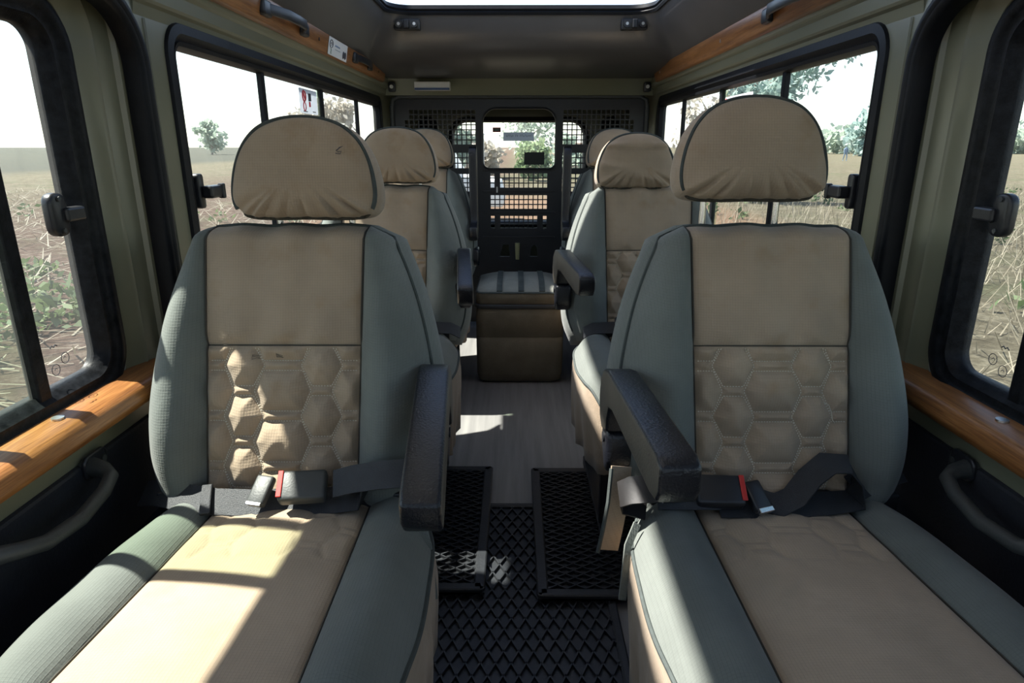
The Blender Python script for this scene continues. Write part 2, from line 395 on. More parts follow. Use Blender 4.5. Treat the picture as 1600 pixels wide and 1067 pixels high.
    # ---- big rear side window
    wb = struct(sweep_obj('window_%d' % i_big, rrect(1.325, 3.395, .555, 1.215, .07, 8), [(0, .692), (.004, .684), (.022, .682), (.026, .688), (.034, .692), (.036, .688), (.044, .690), (.048, .700), (.048, .722), (0, .722)],
              lambda a, b, t: (X(t), a, b), M['rubber'], None, sharp=.9))
    for (y0, y1, x) in ((1.375, 1.85, .714), (1.85, 2.40, .7105), (2.40, 2.92, .714), (2.92, 3.345, .7105)):
        pane(y0, y1, x, M['glass'], .605, 1.165, .01, wb)
    for y, ww in ((1.85, .022), (2.40, .026), (2.93, .018)): MB().box((X(.706), y, .885), (.016, ww, .57)).build('divider', M['rubber'], wb, bevel=.003)
    MB().box((X(.709), 2.374, .885), (.005, .026, .57)).build('pane_edge', M['glass_green'], wb)
    lt = MB().prism(rrect(1.378, 1.402, .852, .924, .008), 'x', X(.700), X(.684)).build('latch', M['plastic'], wb, True, .003)
    MB().box((X(.672), 1.413, .886), (.024, .058, .026)).build('latch_arm', M['plastic'], lt, bevel=.005)
    MB().box((X(.664), 1.438, .886), (.014, .012, .032)).build('latch_grip', M['plastic'], lt, bevel=.003)
# the cab behind the camera: floor, front doors, roof and the wall below the windscreen
struct(MB().box((0, -.95, -.02), (1.56, 1.0, .04)).build('floor', M['floor']))
struct(plate('wall_front', [(-.77, 0), (.77, 0), (.77, 1.36), (-.77, 1.36)], [rrect(-.70, .70, .80, 1.27, .08)], .04, lambda a, b, t: (a, -1.42 + t, b), M['olive']))
struct(plate('roof_front', [(-.77, -1.44), (.77, -1.44), (.77, Y0), (-.77, Y0)], [], .03, lambda a, b, t: (a, b, 1.355 + t), M['liner']))
for s in (-1, 1): struct(plate('door_%d' % (5 if s < 0 else 6), [(-1.44, 0), (Y0, 0), (Y0, 1.36), (-1.44, 1.36)], [rrect(-1.36, -.52, .62, 1.20, .08)], .02, lambda a, b, t: (s * .748 + t, a, b), M['olive']))
side(-1, 'left', 1, 3)
side(1, 'right', 2, 4)

# ceiling: padded lining that funnels up to the roof hatch
def liner():
    k = np.linspace(0, 1, 22)
    half = herm([0, .18, .38, .55, .7, .84, .93, 1], [.664, .655, .638, .608, .570, .540, .530, .525], k)
    yr = herm([0, .18, .38, .55, .7, .84, .93, 1], [3.42, 3.22, 3.02, 2.90, 2.842, 2.815, 2.805, 2.80], k)
    yf = herm([0, .5, 1], [-.45, -.40, -.34], k)
    z = herm([0, .18, .38, .55, .7, .84, .93, 1], [1.300, 1.312, 1.332, 1.368, 1.415, 1.46, 1.485, 1.50], k) - .02 * np.linspace(0, 1, 22)
    zs = herm([0, .18, .38, .55, .7, .84, .93, 1], [1.333, 1.334, 1.342, 1.372, 1.415, 1.46, 1.485, 1.50], k) - .02 * np.linspace(0, 1, 22)
    R = []
    for i in range(len(k)):
        ring = []
        for (x, y) in rrect(-half[i], half[i], yf[i], yr[i], .05 + .05 * min(1, k[i] * 2), 12):
            f = sm(yr[i] - .5, yr[i] - .05, y)
            ring.append((x, y, zs[i] * (1 - f) + z[i] * f))
        R.append(ring)
    return rings_obj('ceiling', R, M['liner'], None, (False, False))
ceil = struct(liner())
sweep_obj('hatch_seal', rrect(-.525, .525, -.34, 2.80, .10, 12), [(-.012, 1.478), (.006, 1.474), (.010, 1.484), (.006, 1.490), (.012, 1.496), (.008, 1.510), (-.02, 1.512)], lambda a, b, t: (a, b, t), M['rubber'], ceil)
# roof skin outside the lining, and the raised roof panel on its posts
struct(plate('roof', [(-.80, Y0), (.80, Y0), (.80, 4.22), (-.80, 4.22)], [rrect(-.534, .534, -.35, 2.81, .10)], .012, lambda a, b, t: (a, b, 1.505 + t), M['lid_white']))
lid = struct(plate('roof_panel', rrect(-.69, .66, -.45, 2.11, .06), [], .03, lambda a, b, t: (a, b, 1.93 + t), M['lid_white']))
for (px, py) in ((-.6, -.3), (.6, -.3), (-.6, 2.0), (.6, 2.0)): MB().tube([(px, py, 1.53), (px, py, 1.92)], .012, 8).build('post', M['blackmetal'], lid, True)
# header above the bulkhead and the cargo-space roof
struct(MB().prism([(3.42, 1.30), (3.46, 1.225), (3.60, 1.225), (3.60, 1.34), (3.42, 1.34)], 'x', -.70, .70).build('trim_5', M['olive']))
struct(MB().box((0, 3.9, 1.325), (1.42, .66, .02)).build('trim_6', M['olive']))
# rear doors with their window
rd = struct(plate('wall_rear', [(-.75, 0), (.75, 0), (.75, 1.34), (-.75, 1.34)], [rrect(-.42, .42, .50, 1.135, .10)], .04, lambda a, b, t: (a, 4.17 + t, b), M['olive']))
wr = struct(sweep_obj('window_5', rrect(-.43, .43, .49, 1.15, .11), [(0, 4.13), (.022, 4.128), (.030, 4.14), (.032, 4.19), (0, 4.19)], lambda a, b, t: (a, t, b), M['rubber'], None))
plate('pane', rrect(-.40, .40, .515, 1.12, .08), [], .004, lambda a, b, t: (a, 4.165 + t, b), M['glass'], wr)
for s in (-1, 1): MB().prism(rrect(s * .56 - .06, s * .56 + .06, .85, 1.15, .05), 'y', 4.135, 4.15).build('quarter_seal', M['rubber'], rd)

# ------------------------------------------------------------------ steel bulkhead with cut-out grids
def holes_grid(x0, x1, z0, z1, nx, nz, skip=(), gap=.0055, rc=()):
    H = []; dx = (x1 - x0) / nx; dz = (z1 - z0) / nz
    for i in range(nx):
        for j in range(nz):
            if (i, j) in skip or i in skip: continue
            H.append([(x0 + i * dx + gap / 2, z0 + j * dz + gap / 2), (x0 + (i + 1) * dx - gap / 2, z0 + j * dz + gap / 2), (x0 + (i + 1) * dx - gap / 2, z0 + (j + 1) * dz - gap / 2), (x0 + i * dx + gap / 2, z0 + (j + 1) * dz - gap / 2)])
    return H
def bulkhead():
    H = [rrect(-.19, .19, .865, 1.165, [.07, .07, .035, .035], 6)]
    for s in (-1, 1):
        g = holes_grid(-.595, -.225, .985, 1.16, 15, 7, skip={(0, 6), (0, 5), (14, 7)})
        g += holes_grid(-.595, -.225, .865, .948, 15, 3)
        g += holes_grid(-.595, -.225, .745, .84, 15, 4)
        H += [[(s * -a, b) for a, b in (q if s < 0 else q[::-1])] for q in g]
    H += holes_grid(-.154, .152, .765, .844, 12, 3, skip={1})
    H += holes_grid(-.154, .152, .654, .731, 12, 3)
    H += holes_grid(-.154, .152, .552, .622, 12, 3, skip={1, 10})
    H += [[(-.105, .40), (-.085, .465), (-.055, .465), (-.05, .40)], [(.062, .40), (.068, .45), (.083, .465), (.098, .45), (.104, .40)]]
    root = plate('bulkhead', [(-.645, .03), (.645, .03), (.645, 1.21), (-.645, 1.21)], H, .008, lambda a, b, t: (a, 3.5 + t, b), M['blackmetal'])
    tag(root, 'black steel bulkhead with square cut-out grilles standing behind the rear seats', 'partition')
    fr = MB().tube([(-.655, 3.485, .01), (-.655, 3.485, 1.17), (-.648, 3.485, 1.205), (-.615, 3.485, 1.222), (.615, 3.485, 1.222), (.648, 3.485, 1.205), (.655, 3.485, 1.17), (.655, 3.485, .01)], .012, 10)
    fr.build('frame', M['plastic_grey'], root, True)
    sweep_obj('window_rim', rrect(-.196, .196, .859, 1.171, [.076, .076, .04, .04], 8), [(0, 3.500), (0, 3.484), (.006, 3.482), (.010, 3.486), (.010, 3.500)], lambda a, b, t: (a, t, b), M['blackmetal'], root)
    b = MB()
    for z in (.748, .637, .507, .857): b.box((0, 3.494, z), (.39, .006, .008))
    b.build('crease', M['blackmetal'], root, bevel=.002)
    MB().box((-.117, 3.492, .757), (.008, .012, .03)).build('bolt', M['steel'], root)
    MB().tube([(-.008, 3.49, .385), (-.008, 3.49, .475)], [.010, .014], 10).build('peg', plain('pale olive handle', (.30, .29, .15), .5), root, True)
bulkhead()

# ------------------------------------------------------------------ seats
PWB, INC = .128, .50        # half width of the tan panel, length of the backrest along its slope
def hexes():
    out = []
    for k in range(-1, 5):
        for cx in (-.0645, .0645): out.append((cx, .035 + .087 * k, .0165, .034))
        for cx in (-.129, 0, .129): out.append((cx, .0785 + .087 * k, .033, .047))
    return out
def quilt_segments():
    S = []
    for (cx, cy, a, b) in hexes():
        p = [(cx - a, cy - .035), (cx + a, cy - .035), (cx + b, cy), (cx + a, cy + .035), (cx - a, cy + .035), (cx - b, cy)]
        S += [(p[i], p[(i + 1) % 6]) for i in range(6)]
    return S
QS = quilt_segments()
def quilt(qx, qd, H=.011, lam=.010):
    d = np.full(qx.shape, 9.)
    for (a, b) in QS:
        vx, vy = b[0] - a[0], b[1] - a[1]; L = vx * vx + vy * vy
        t = np.clip(((qx - a[0]) * vx + (qd - a[1]) * vy) / L, 0, 1)
        d = np.minimum(d, np.hypot(qx - a[0] - t * vx, qd - a[1] - t * vy))
    return H * (1 - np.exp(-d / lam)) - .35 * H
def make_seat(x, y, dz, s, label, arm, lift=0., hi=True, crease=False, seed=1, CX=.0):
    """s = +1 when the aisle is on the +x side. Parts are in seat coordinates: x across, -y forward."""
    root = empty('passenger_seat', (x, y, 0)); tag(root, label, 'seat', 'passenger seats')
    N = 1 if hi else .5
    TH = math.radians(18); NV = np.array([0, -math.cos(TH), math.sin(TH)])
    HW = ([0, .1, .28, .6, .83, .92, .98, 1], [.205, .226, .238, .223, .192, .174, .158, .138])
    Wf = lambda h: 1.03 * herm(*HW, h)
    pwf = lambda h: PWB - .004 + .008 * h
    HQ = .57
    bf = lambda h: herm([0, .2, .5, .8, 1], [.022, .046, .042, .022, .004], h)
    def place(xx, h, off):
        P = np.zeros(xx.shape + (3,)); P[..., 0] = xx; P[..., 1] = -.025 + .150 * h; P[..., 2] = .405 + dz + .455 * h
        return P + off[..., None] * NV
    def roll(h): return -.045 * np.clip((h - .93) / .07, 0, 1)**2 - .03 * np.clip((.06 - h) / .06, 0, 1)**2
    def centre(xx, h, q=False):
        a = np.abs(xx) / pwf(h); d = (1 - a) * pwf(h)
        o = .008 * (1 - a**2) - .006 * np.exp(-np.maximum(d, 0) / .006) + roll(h)
        # soft vertical folds under the top seam
        o = o + .008 * np.sin(xx * 70 + seed + 9 * xx * (1 - h)) * np.exp(-(1 - h) / .18) * (1 - a**4) + .008 * np.sin(xx * 85 + 2 * seed) * np.exp(-np.maximum(h - HQ, 0) / .07) * (h > HQ) * sm(HQ, HQ + .04, h) * (1 - a**4) + .004 * wob(xx, h * .5, 26, seed) * (1 - a**2)
        dq = (HQ - h) * INC
        if q:
            o = o + quilt(xx, dq, .021 if hi else .017, .017) * np.clip(d / .01, 0, 1) * sm(.0, .012, dq) + .0012 * wob(xx, h * .5, 190, seed + 3)
        else: o = o + .004 * sm(0, .03, -dq)
        o = o - .005 * np.exp(-np.abs(dq) / .005)
        return o
    def bolster(t, h):
        b = bf(h); return b * 4 * t * (1 - t) * 1.15 - .062 * t**2.4 - .006 * np.exp(-t * .1 / .006) + roll(h) * (1 - t * .3) + .0035 * wob(t * .1, h * .5, 34, seed + 5) * np.sin(PI * t)
    # back cover (gusset and rear), the parent of the sewn-on panels
    hs = np.linspace(0, 1, 34); one = np.ones_like(hs)
    L = place(-Wf(hs), hs, bolster(one, hs)); Rr = place(Wf(hs[::-1]), hs[::-1], bolster(one, hs[::-1]))
    xt = np.linspace(-pwf(1.), pwf(1.), 20); T = place(xt, np.ones(20), centre(xt, np.ones(20)))
    xb = np.linspace(pwf(0.), -pwf(0.), 20); Bm = place(xb, np.zeros(20), centre(xb, np.zeros(20)))
    per = np.concatenate([L, T, Rr, Bm]); cen = per.mean(0)
    rings = []
    for (sc_, back) in ((1.0, 0), (1.03, .018), (1.05, .045), (1.055, .08), (1.035, .108), (.96, .126), (.75, .136), (.4, .14), (.03, .142)):
        q = cen + (per - cen) * np.array([sc_, 1, sc_]); q = q + np.array([0, math.cos(TH), -math.sin(TH)]) * back
        q[:, 1] += .004 * wob(q[:, 0] * 1., q[:, 2], 30, seed + 9) if back > .03 else 0
        rings.append(q)
    back = rings_obj('backrest', rings, M['grey_back'], root, (False, True)); back['label'] = 'grey green back cover'
    def patch(name, us, h0, h1, nu, nh, f, mat, lab=None):
        h = np.linspace(h0, h1, nh); U, Hh = np.meshgrid(us, h); o = grid_obj(name, f(U, Hh), mat, back)
        if lab: o['label'] = lab
        return o
    nu = int(110 * N)
    patch('upper_panel', np.linspace(-1, 1, nu // 2), HQ, 1, 0, int(46 * N), lambda U, h: place(U * pwf(h), h, centre(U * pwf(h), h)), M['tan_back'], 'plain tan upper panel')
    qp = patch('quilted_panel', np.linspace(-1, 1, nu), 0, HQ, 0, int(130 * N), lambda U, h: place(U * pwf(h), h, centre(U * pwf(h), h, True)), M['tan_back'], 'tan panel quilted in hexagons')
    for sg in (-1, 1):
        patch('side_bolster', np.linspace(0, 1, int(26 * N) + 4), 0, 1, 0, int(70 * N), lambda t, h: place(sg * (pwf(h) + t * (Wf(h) - pwf(h))), h, bolster(t, h)), M['grey_back'], 'grey green side bolster')
    edge = np.concatenate([L[2:], T, Rr[:-2]])
    MB().tube([tuple(p + NV * .002) for p in edge], .0034, 6).build('piping', M['piping'], back, True)
    b = MB()
    for sg in (-1, 1):
        xx = sg * pwf(hs); b.tube([tuple(p) for p in place(xx, hs, centre(xx, hs) + .002)], .0016, 5)
    xx = np.linspace(-pwf(HQ), pwf(HQ), 24); b.tube([tuple(p) for p in place(xx, np.full(24, HQ), centre(xx, np.full(24, HQ)) + .0018)], .0012, 5)
    b.build('seam', M['seam'], back, True)
    # quilting thread: short stitches along every hexagon edge
    b = MB(); st = .0042 if hi else .008
    for (p0, p1) in QS:
        n = int(math.hypot(p1[0] - p0[0], p1[1] - p0[1]) / st)
        if n < 1: continue
        for k in range(n):
            e = []
            for f in ((k + .15) / n, (k + .72) / n):
                qx = p0[0] + (p1[0] - p0[0]) * f; qd = p0[1] + (p1[1] - p0[1]) * f; h = HQ - qd / INC
                if abs(qx) > PWB - .006 or not (.02 < h < HQ - .008): break
                xa = np.array([qx]); ha = np.array([h]); e.append(Vector(place(xa, ha, centre(xa, ha, True) + .0012)[0]))
            if len(e) == 2: b.ribbon(e, (0, -.3, 1) if abs(p1[0] - p0[0]) > abs(p1[1] - p0[1]) else (1, 0, 0), .0007, .0005)
    if b.V: b.build('stitching', M['thread'], back)
    # ---- cushion
    WC = ([0, .05, .12, .3, .6, .85, 1], [.165, .197, .219, .238, .240, .228, .205])
    Wc = lambda w_: herm(*WC, w_)
    pc = lambda w_: .134 - .012 * w_
    def cplace(xx, w_, off):
        P = np.zeros(xx.shape + (3,)); P[..., 0] = xx + s * CX; P[..., 1] = -.49 + .49 * w_
        P[..., 2] = .418 + dz + .028 * (1 - w_) - .085 * np.clip((.17 - w_) / .17, 0, 1)**2.2 + off; return P
    WQ = .60
    def ccen(xx, w_, q=False):
        a = np.abs(xx) / pc(w_); d = np.maximum((1 - a) * pc(w_), 0)
        o = .006 * (1 - a**2) - .006 * np.exp(-d / .006) + .0035 * wob(xx, w_ * .5, 22, seed + 11) * (1 - a**2)
        if q: o = o + quilt(xx, (1 - w_) * .49 + .01, .0045, .009) * np.clip(d / .01, 0, 1) * sm(WQ, WQ + .03, w_)
        return o
    def cbol(t, w_): return .085 * t * (1 - t) * herm([0, .15, .4, 1], [.35, .8, 1, .8], w_) - .036 * t**3 - .006 * np.exp(-t * .1 / .006) + .003 * wob(t * .1, w_ * .5, 36, seed + 13) * np.sin(PI * t)
    ws = np.linspace(0, 1, 34); one = np.ones_like(ws)
    L = cplace(-Wc(ws), ws, cbol(one, ws)); Rr = cplace(Wc(ws[::-1]), ws[::-1], cbol(one, ws[::-1]))
    xt = np.linspace(-pc(1.), pc(1.), 16); T = cplace(xt, np.ones(16), ccen(xt, np.ones(16)))
    xb = np.linspace(pc(0.), -pc(0.), 16); Bm = cplace(xb, np.zeros(16), ccen(xb, np.zeros(16)))
    per = np.concatenate([L, T, Rr, Bm]); cen = per.mean(0); rings = []
    zf = .20 + dz
    for (sc_, f) in ((1, 0), (1.012, .10), (1.018, .3), (1.005, .55), (.985, .8), (.972, 1.0), (.93, 1.02)):
        q = per.copy(); q[:, :2] = cen[:2] + (q[:, :2] - cen[:2]) * sc_
        q[:, 2] = per[:, 2] + (zf - per[:, 2]) * f
        ang = np.arctan2(q[:, 1] - cen[1], q[:, 0] - cen[0])
        if f > .2:
            rr = .006 * f * np.sin(ang * 23 + seed) + .005 * f * np.sin(ang * 11 + 2 * seed)
            q[:, 0] += np.cos(ang) * rr; q[:, 1] += np.sin(ang) * rr; q[:, 2] += .012 * f * np.sin(ang * 9 + seed * 2)
        rings.append(q)
    cush = rings_obj('cushion', rings, M['tan_side'], root, (False, True)); cush['label'] = 'tan cushion skirt'
    def cpatch(name, us, w0, w1, nh, f, mat, lab=None):
        h = np.linspace(w0, w1, nh); U, Hh = np.meshgrid(us, h); o = grid_obj(name, f(U, Hh), mat, cush)
        if lab: o['label'] = lab
        return o
    cpatch('front_panel', np.linspace(-1, 1, nu // 2), 0, WQ, int(50 * N), lambda U, h: cplace(U * pc(h), h, ccen(U * pc(h), h)), M['tan_seat'], 'plain tan seat panel')
    cpatch('quilted_panel', np.linspace(-1, 1, nu), WQ, 1, int(90 * N), lambda U, h: cplace(U * pc(h), h, ccen(U * pc(h), h, True)), M['tan_seat'], 'tan quilted seat panel')
    for sg in (-1, 1):
        cpatch('side_bolster', np.linspace(0, 1, int(26 * N) + 4), 0, 1, int(60 * N), lambda t, h: cplace(sg * (pc(h) + t * (Wc(h) - pc(h))), h, cbol(t, h)), M['grey_seat'], 'grey green side bolster')
    edge = np.concatenate([Rr[1:], Bm, L[:-1]])
    MB().tube([tuple(p + np.array([0, 0, .001])) for p in edge], .0036, 6).build('piping', M['piping'], cush, True)
    b = MB()
    for sg in (-1, 1):
        xx = sg * pc(ws); b.tube([tuple(p) for p in cplace(xx, ws, ccen(xx, ws) + .0022)], .0013, 5)
    b.build('seam', M['seam'], cush, True)
    # ---- headrest
    half = [(.0, -.080), (.050, -.081), (.094, -.079), (.112, -.070), (.119, -.050), (.118, -.022), (.110, .012), (.095, .043), (.071, .067), (.038, .080), (.0, .084)]
    full = half + [(-a, b_) for a, b_ in half[-2:0:-1]]
    ol = []; n = len(full)
    for i in range(n):                                         # Catmull-Rom through the outline
        p0, p1, p2, p3 = (np.array(full[(i + k) % n]) for k in (-1, 0, 1, 2))
        for t in np.linspace(0, 1, 6, endpoint=False):
            ol.append(.5 * ((2 * p1) + (-p0 + p2) * t + (2 * p0 - 5 * p1 + 4 * p2 - p3) * t**2 + (-p0 + 3 * p1 - 3 * p2 + p3) * t**3))
    ol = np.array(ol); pitch = math.radians(-7)
    zc = .943 + dz + lift; yc = .155
    def hp(q, yy):
        P = np.zeros((len(q), 3)); P[:, 0] = q[:, 0]; P[:, 1] = yy; P[:, 2] = q[:, 1]
        c, s_ = math.cos(pitch), math.sin(pitch)
        yv = P[:, 1] * c - P[:, 2] * s_; zv = P[:, 1] * s_ + P[:, 2] * c
        P[:, 1] = yv + yc; P[:, 2] = zv + zc; P[:, 0] = P[:, 0] * .97 + s * .040; P[:, 2] = zc + (P[:, 2] - zc) * .95; return P
    rings = []; low = sm(.0, -.075, ol[:, 1])
    for (k, yy) in ((.03, -.062), (.25, -.061), (.45, -.059), (.62, -.056), (.76, -.052), (.88, -.046), (.95, -.041), (.985, -.036), (1.0, -.026), (1.035, -.008), (1.045, .014), (1.02, .036), (.94, .052), (.75, .060), (.4, .064), (.03, .065)):
        q = ol * np.array([k, k]); g = low * (np.sin(ol[:, 0] * 330 + seed) * .005 + np.sin(ol[:, 0] * 190 + 2 * seed) * .005) * sm(.5, .9, k) if yy < 0 else 0
        w_ = .0035 * wob(q[:, 0] + seed, q[:, 1], 40, seed + 21)
        if crease: w_ = w_ - .010 * np.exp(-((q[:, 1] - .045 - .25 * q[:, 0]**2) / .008)**2) - .008 * np.exp(-((q[:, 1] + .045 + .3 * q[:, 0]) / .012)**2)
        rings.append(hp(q, yy + g + (w_ if yy < 0 else 0)))
    hr = rings_obj('headrest', rings, M['tan_back'], root)
    sel = [i for i in range(len(ol)) if ol[i, 1] > -.058 or abs(ol[i, 0]) > .112]
    sel.sort(key=lambda i: math.atan2(ol[i, 0], ol[i, 1] + .03))
    pp = hp(ol * .995, -.033); MB().tube([tuple(pp[i]) for i in sel], .0042, 6).build('piping', M['piping'], hr, True)
    hem = ol[[i for i in range(len(ol)) if ol[i, 1] < -.070]]; hem = hem[np.argsort(hem[:, 0])]
    hem = hem * np.array([.97, 1.02]) + np.array([0, -.001]); g = .003 * np.sin(hem[:, 0] * 330 + seed)
    MB().tube([tuple(p) for p in hp(hem, -.020 + g)], .0032, 6).build('gathered_hem', M['seam'], hr, True)
    for px in (-.052, .052): MB().tube([(px * 1.2 + s * .04, yc + .012, .83 + dz), (px * 1.2 + s * .04, yc + .014, .90 + dz + lift)], .0055, 10).build('headrest_post', M['chrome'], root, True)
    # ---- armrest
    ax = s * (.250 + arm.get('dx', 0))
    def armprof(L, th=.052):                                  # side view: hub at the origin, arm reaches -L along the first axis
        P = [(-L, -.012), (-L + .012, -.030), (-L + .04, -.034), (-.075, -.024), (-.046, -.030), (-.036, -.052), (-.030, -.078), (.008, -.086), (.030, -.070), (.038, -.035), (.030, .000), (.006, .022), (-.03, .030), (-L + .02, .028), (-L, .020)]
        return P
    L, ang, toe = arm['len'], math.radians(arm['tilt']), arm.get('toe', 0)
    hub = Vector((ax, arm['y'], arm['z'] + dz)); wd = arm.get('w', .052)
    b = MB(); prof = armprof(L); V = []; n = len(prof)
    for t in (-wd / 2, wd / 2):
        for (p, q) in prof:
            yy = p * math.cos(ang) - q * math.sin(ang); zz = p * math.sin(ang) + q * math.cos(ang); V.append((hub.x + t + toe * p, hub.y + yy, hub.z + zz))
    b.add(V, [tuple(range(n)), tuple(range(2 * n - 1, n - 1, -1))] + [(i, i + n, (i + 1) % n + n, (i + 1) % n) for i in range(n)])
    am = b.build('armrest', [M['leather'], M['leather_side']], root, True, .006, 3, .9); am['label'] = 'black leatherette armrest with brown sides'
    for f in am.data.polygons:
        if abs(f.normal.x) > .9: f.material_index = 1
    pv = MB().prism([(arm['y'] - .035, arm['z'] + dz - .080), (arm['y'] + .035, arm['z'] + dz - .075), (arm['y'] + .03, arm['z'] + dz - .125), (arm['y'] - .012, arm['z'] + dz - .165), (arm['y'] - .034, arm['z'] + dz - .135)], 'x', ax - s * .03, ax + s * .02).build('pivot_cover', M['leather'], root, True, .010, 3)
    MB().tube([(ax + s * .018, arm['y'], arm['z'] + dz - .10), (ax + s * .023, arm['y'], arm['z'] + dz - .10)], .009, 10).build('pivot_bolt', M['plastic'], pv, True)
    # ---- frame under the seat
    b = MB()
    for sg in (-1, 1):
        b.box((sg * .17, -.24, .02), (.035, .42, .03)).box((sg * .17, -.40, .115), (.03, .03, .17)).box((sg * .17, -.06, .115), (.03, .03, .17)).box((sg * .17, -.24, .205 + dz), (.03, .42, .03))
    b.box((0, -.40, .19 + dz), (.34, .03, .03)).box((0, -.06, .19 + dz), (.34, .03, .03)).box((0, -.02, .32 + dz), (.40, .02, .24))
    b.build('base_frame', M['blackmetal'], root, bevel=.003)
    if arm.get('flap'):
        if s < 0:
            fx = ax; y0 = arm['y'] - .07; z0 = arm['z'] + dz - .12
            pts = [(fx, y0, z0), (fx + s * .006, y0 - .02, z0 - .05), (fx + s * .014, y0 - .03, z0 - .095), (fx + s * .022, y0 - .04, z0 - .13)]
            fl = MB().ribbon(pts, (.9, .4, 0), .019, .0015).build('cover_flap', M['tan_side'], root, True)
            MB().tube([(p[0] - .0175, p[1] - .0075, p[2]) for p in pts], .0035, 6).build('frayed_edge', M['piping'], fl, True)
        st = [(s * .236, -.09, .425 + dz), (s * .252, -.11, .400 + dz), (s * .256, -.12, .36 + dz), (s * .262, -.14, .325 + dz)]
        MB().ribbon(st, (1, .4, 0), .006, .0015).build('tie_strap', M['grey_seat'], root, True)
    return root
A_L = dict(len=.34, tilt=10, y=.06, z=.608, flap=.2, w=.052, toe=-.06)
A_R = dict(len=.36, tilt=-2, y=.06, z=.600, flap=1, w=.050, toe=-.04)
B_L = dict(len=.33, tilt=9, y=.05, z=.650, w=.042, toe=-.08, dx=-.006)
B_R = dict(len=.33, tilt=3, y=.05, z=.645, w=.042, toe=-.13, dx=.014)
U_ = dict(len=.36, tilt=-84, y=.10, z=.585, w=.034)
seat = [
 make_seat(-.404, .950, 0, 1, 'sunlit quilted seat by the left door with a scribble on its low headrest', A_L, -.002, True, False, 1, .024),
 make_seat(.404, .950, 0, -1, 'shaded quilted seat by the right door with its headrest raised on chrome posts', A_R, .028, True, False, 4, .010),
 make_seat(-.418, 1.88, .012, 1, 'middle-row seat behind the sunlit left seat, headrest seated low', B_L, -.006, True, False, 7),
 make_seat(.385, 1.88, .012, -1, 'middle-row seat behind the right seat with sunlit creased headrest top', B_R, -.022, True, True, 10),
 make_seat(-.452, 2.78, .035, 1, 'rearmost seat on the left with its armrest folded up by the bulkhead', U_, -.010, False, False, 13),
 make_seat(.452, 2.78, .035, -1, 'rearmost seat on the right with its armrest folded up by the bulkhead', U_, -.010, False, False, 16),
]
# pen scribble and scuffs on the sunlit seat, a loose thread on the shaded one
from mathutils.bvhtree import BVHTree
def on_surface(o, name, pts, r, mat):
    me = o.data; root = o
    while root.parent: root = root.parent
    t = BVHTree.FromPolygons([v.co for v in me.vertices], [p.vertices for p in me.polygons])
    P = []
    for (x, z) in pts:
        h = t.ray_cast(Vector((x, -.8, z)), Vector((0, 1, 0)))
        if h[0] is not None: P.append(h[0] + Vector((0, -r * .6, 0)))
    if len(P) > 1: MB().tube(P, r, 5).build(name, mat, o, True)
def kid(o, nm): return [c for c in bpy.data.objects if c.parent is o and c.name.startswith(nm)][0]
h0 = kid(seat[0], 'headrest'); HX = .04
on_surface(h0, 'scribble', [(HX + .062 + a, .973 + b_) for a, b_ in ((0, .0), (.004, .005), (.009, .007), (.004, .004), (-.001, .000), (.002, -.002), (.007, -.001), (.005, -.005), (-.002, -.004))], .0006, M['ink'])
q0 = kid(kid(seat[0], 'backrest'), 'quilted_panel'); q1 = kid(kid(seat[1], 'backrest'), 'quilted_panel')
sc_ink = plain('grey scuff', (.16, .13, .10), .9)
for cx, cz in ((-.045, .647), (-.005, .650)): on_surface(q0, 'scuff_mark', [(cx + .007 * math.cos(k * 2.1), cz + .004 * math.sin(k * 1.7)) for k in range(9)], .0006, sc_ink)
on_surface(q1, 'loose_thread', [(.085, .575), (.093, .572), (.098, .560), (.099, .548), (.103, .543)], .0009, M['thread'])

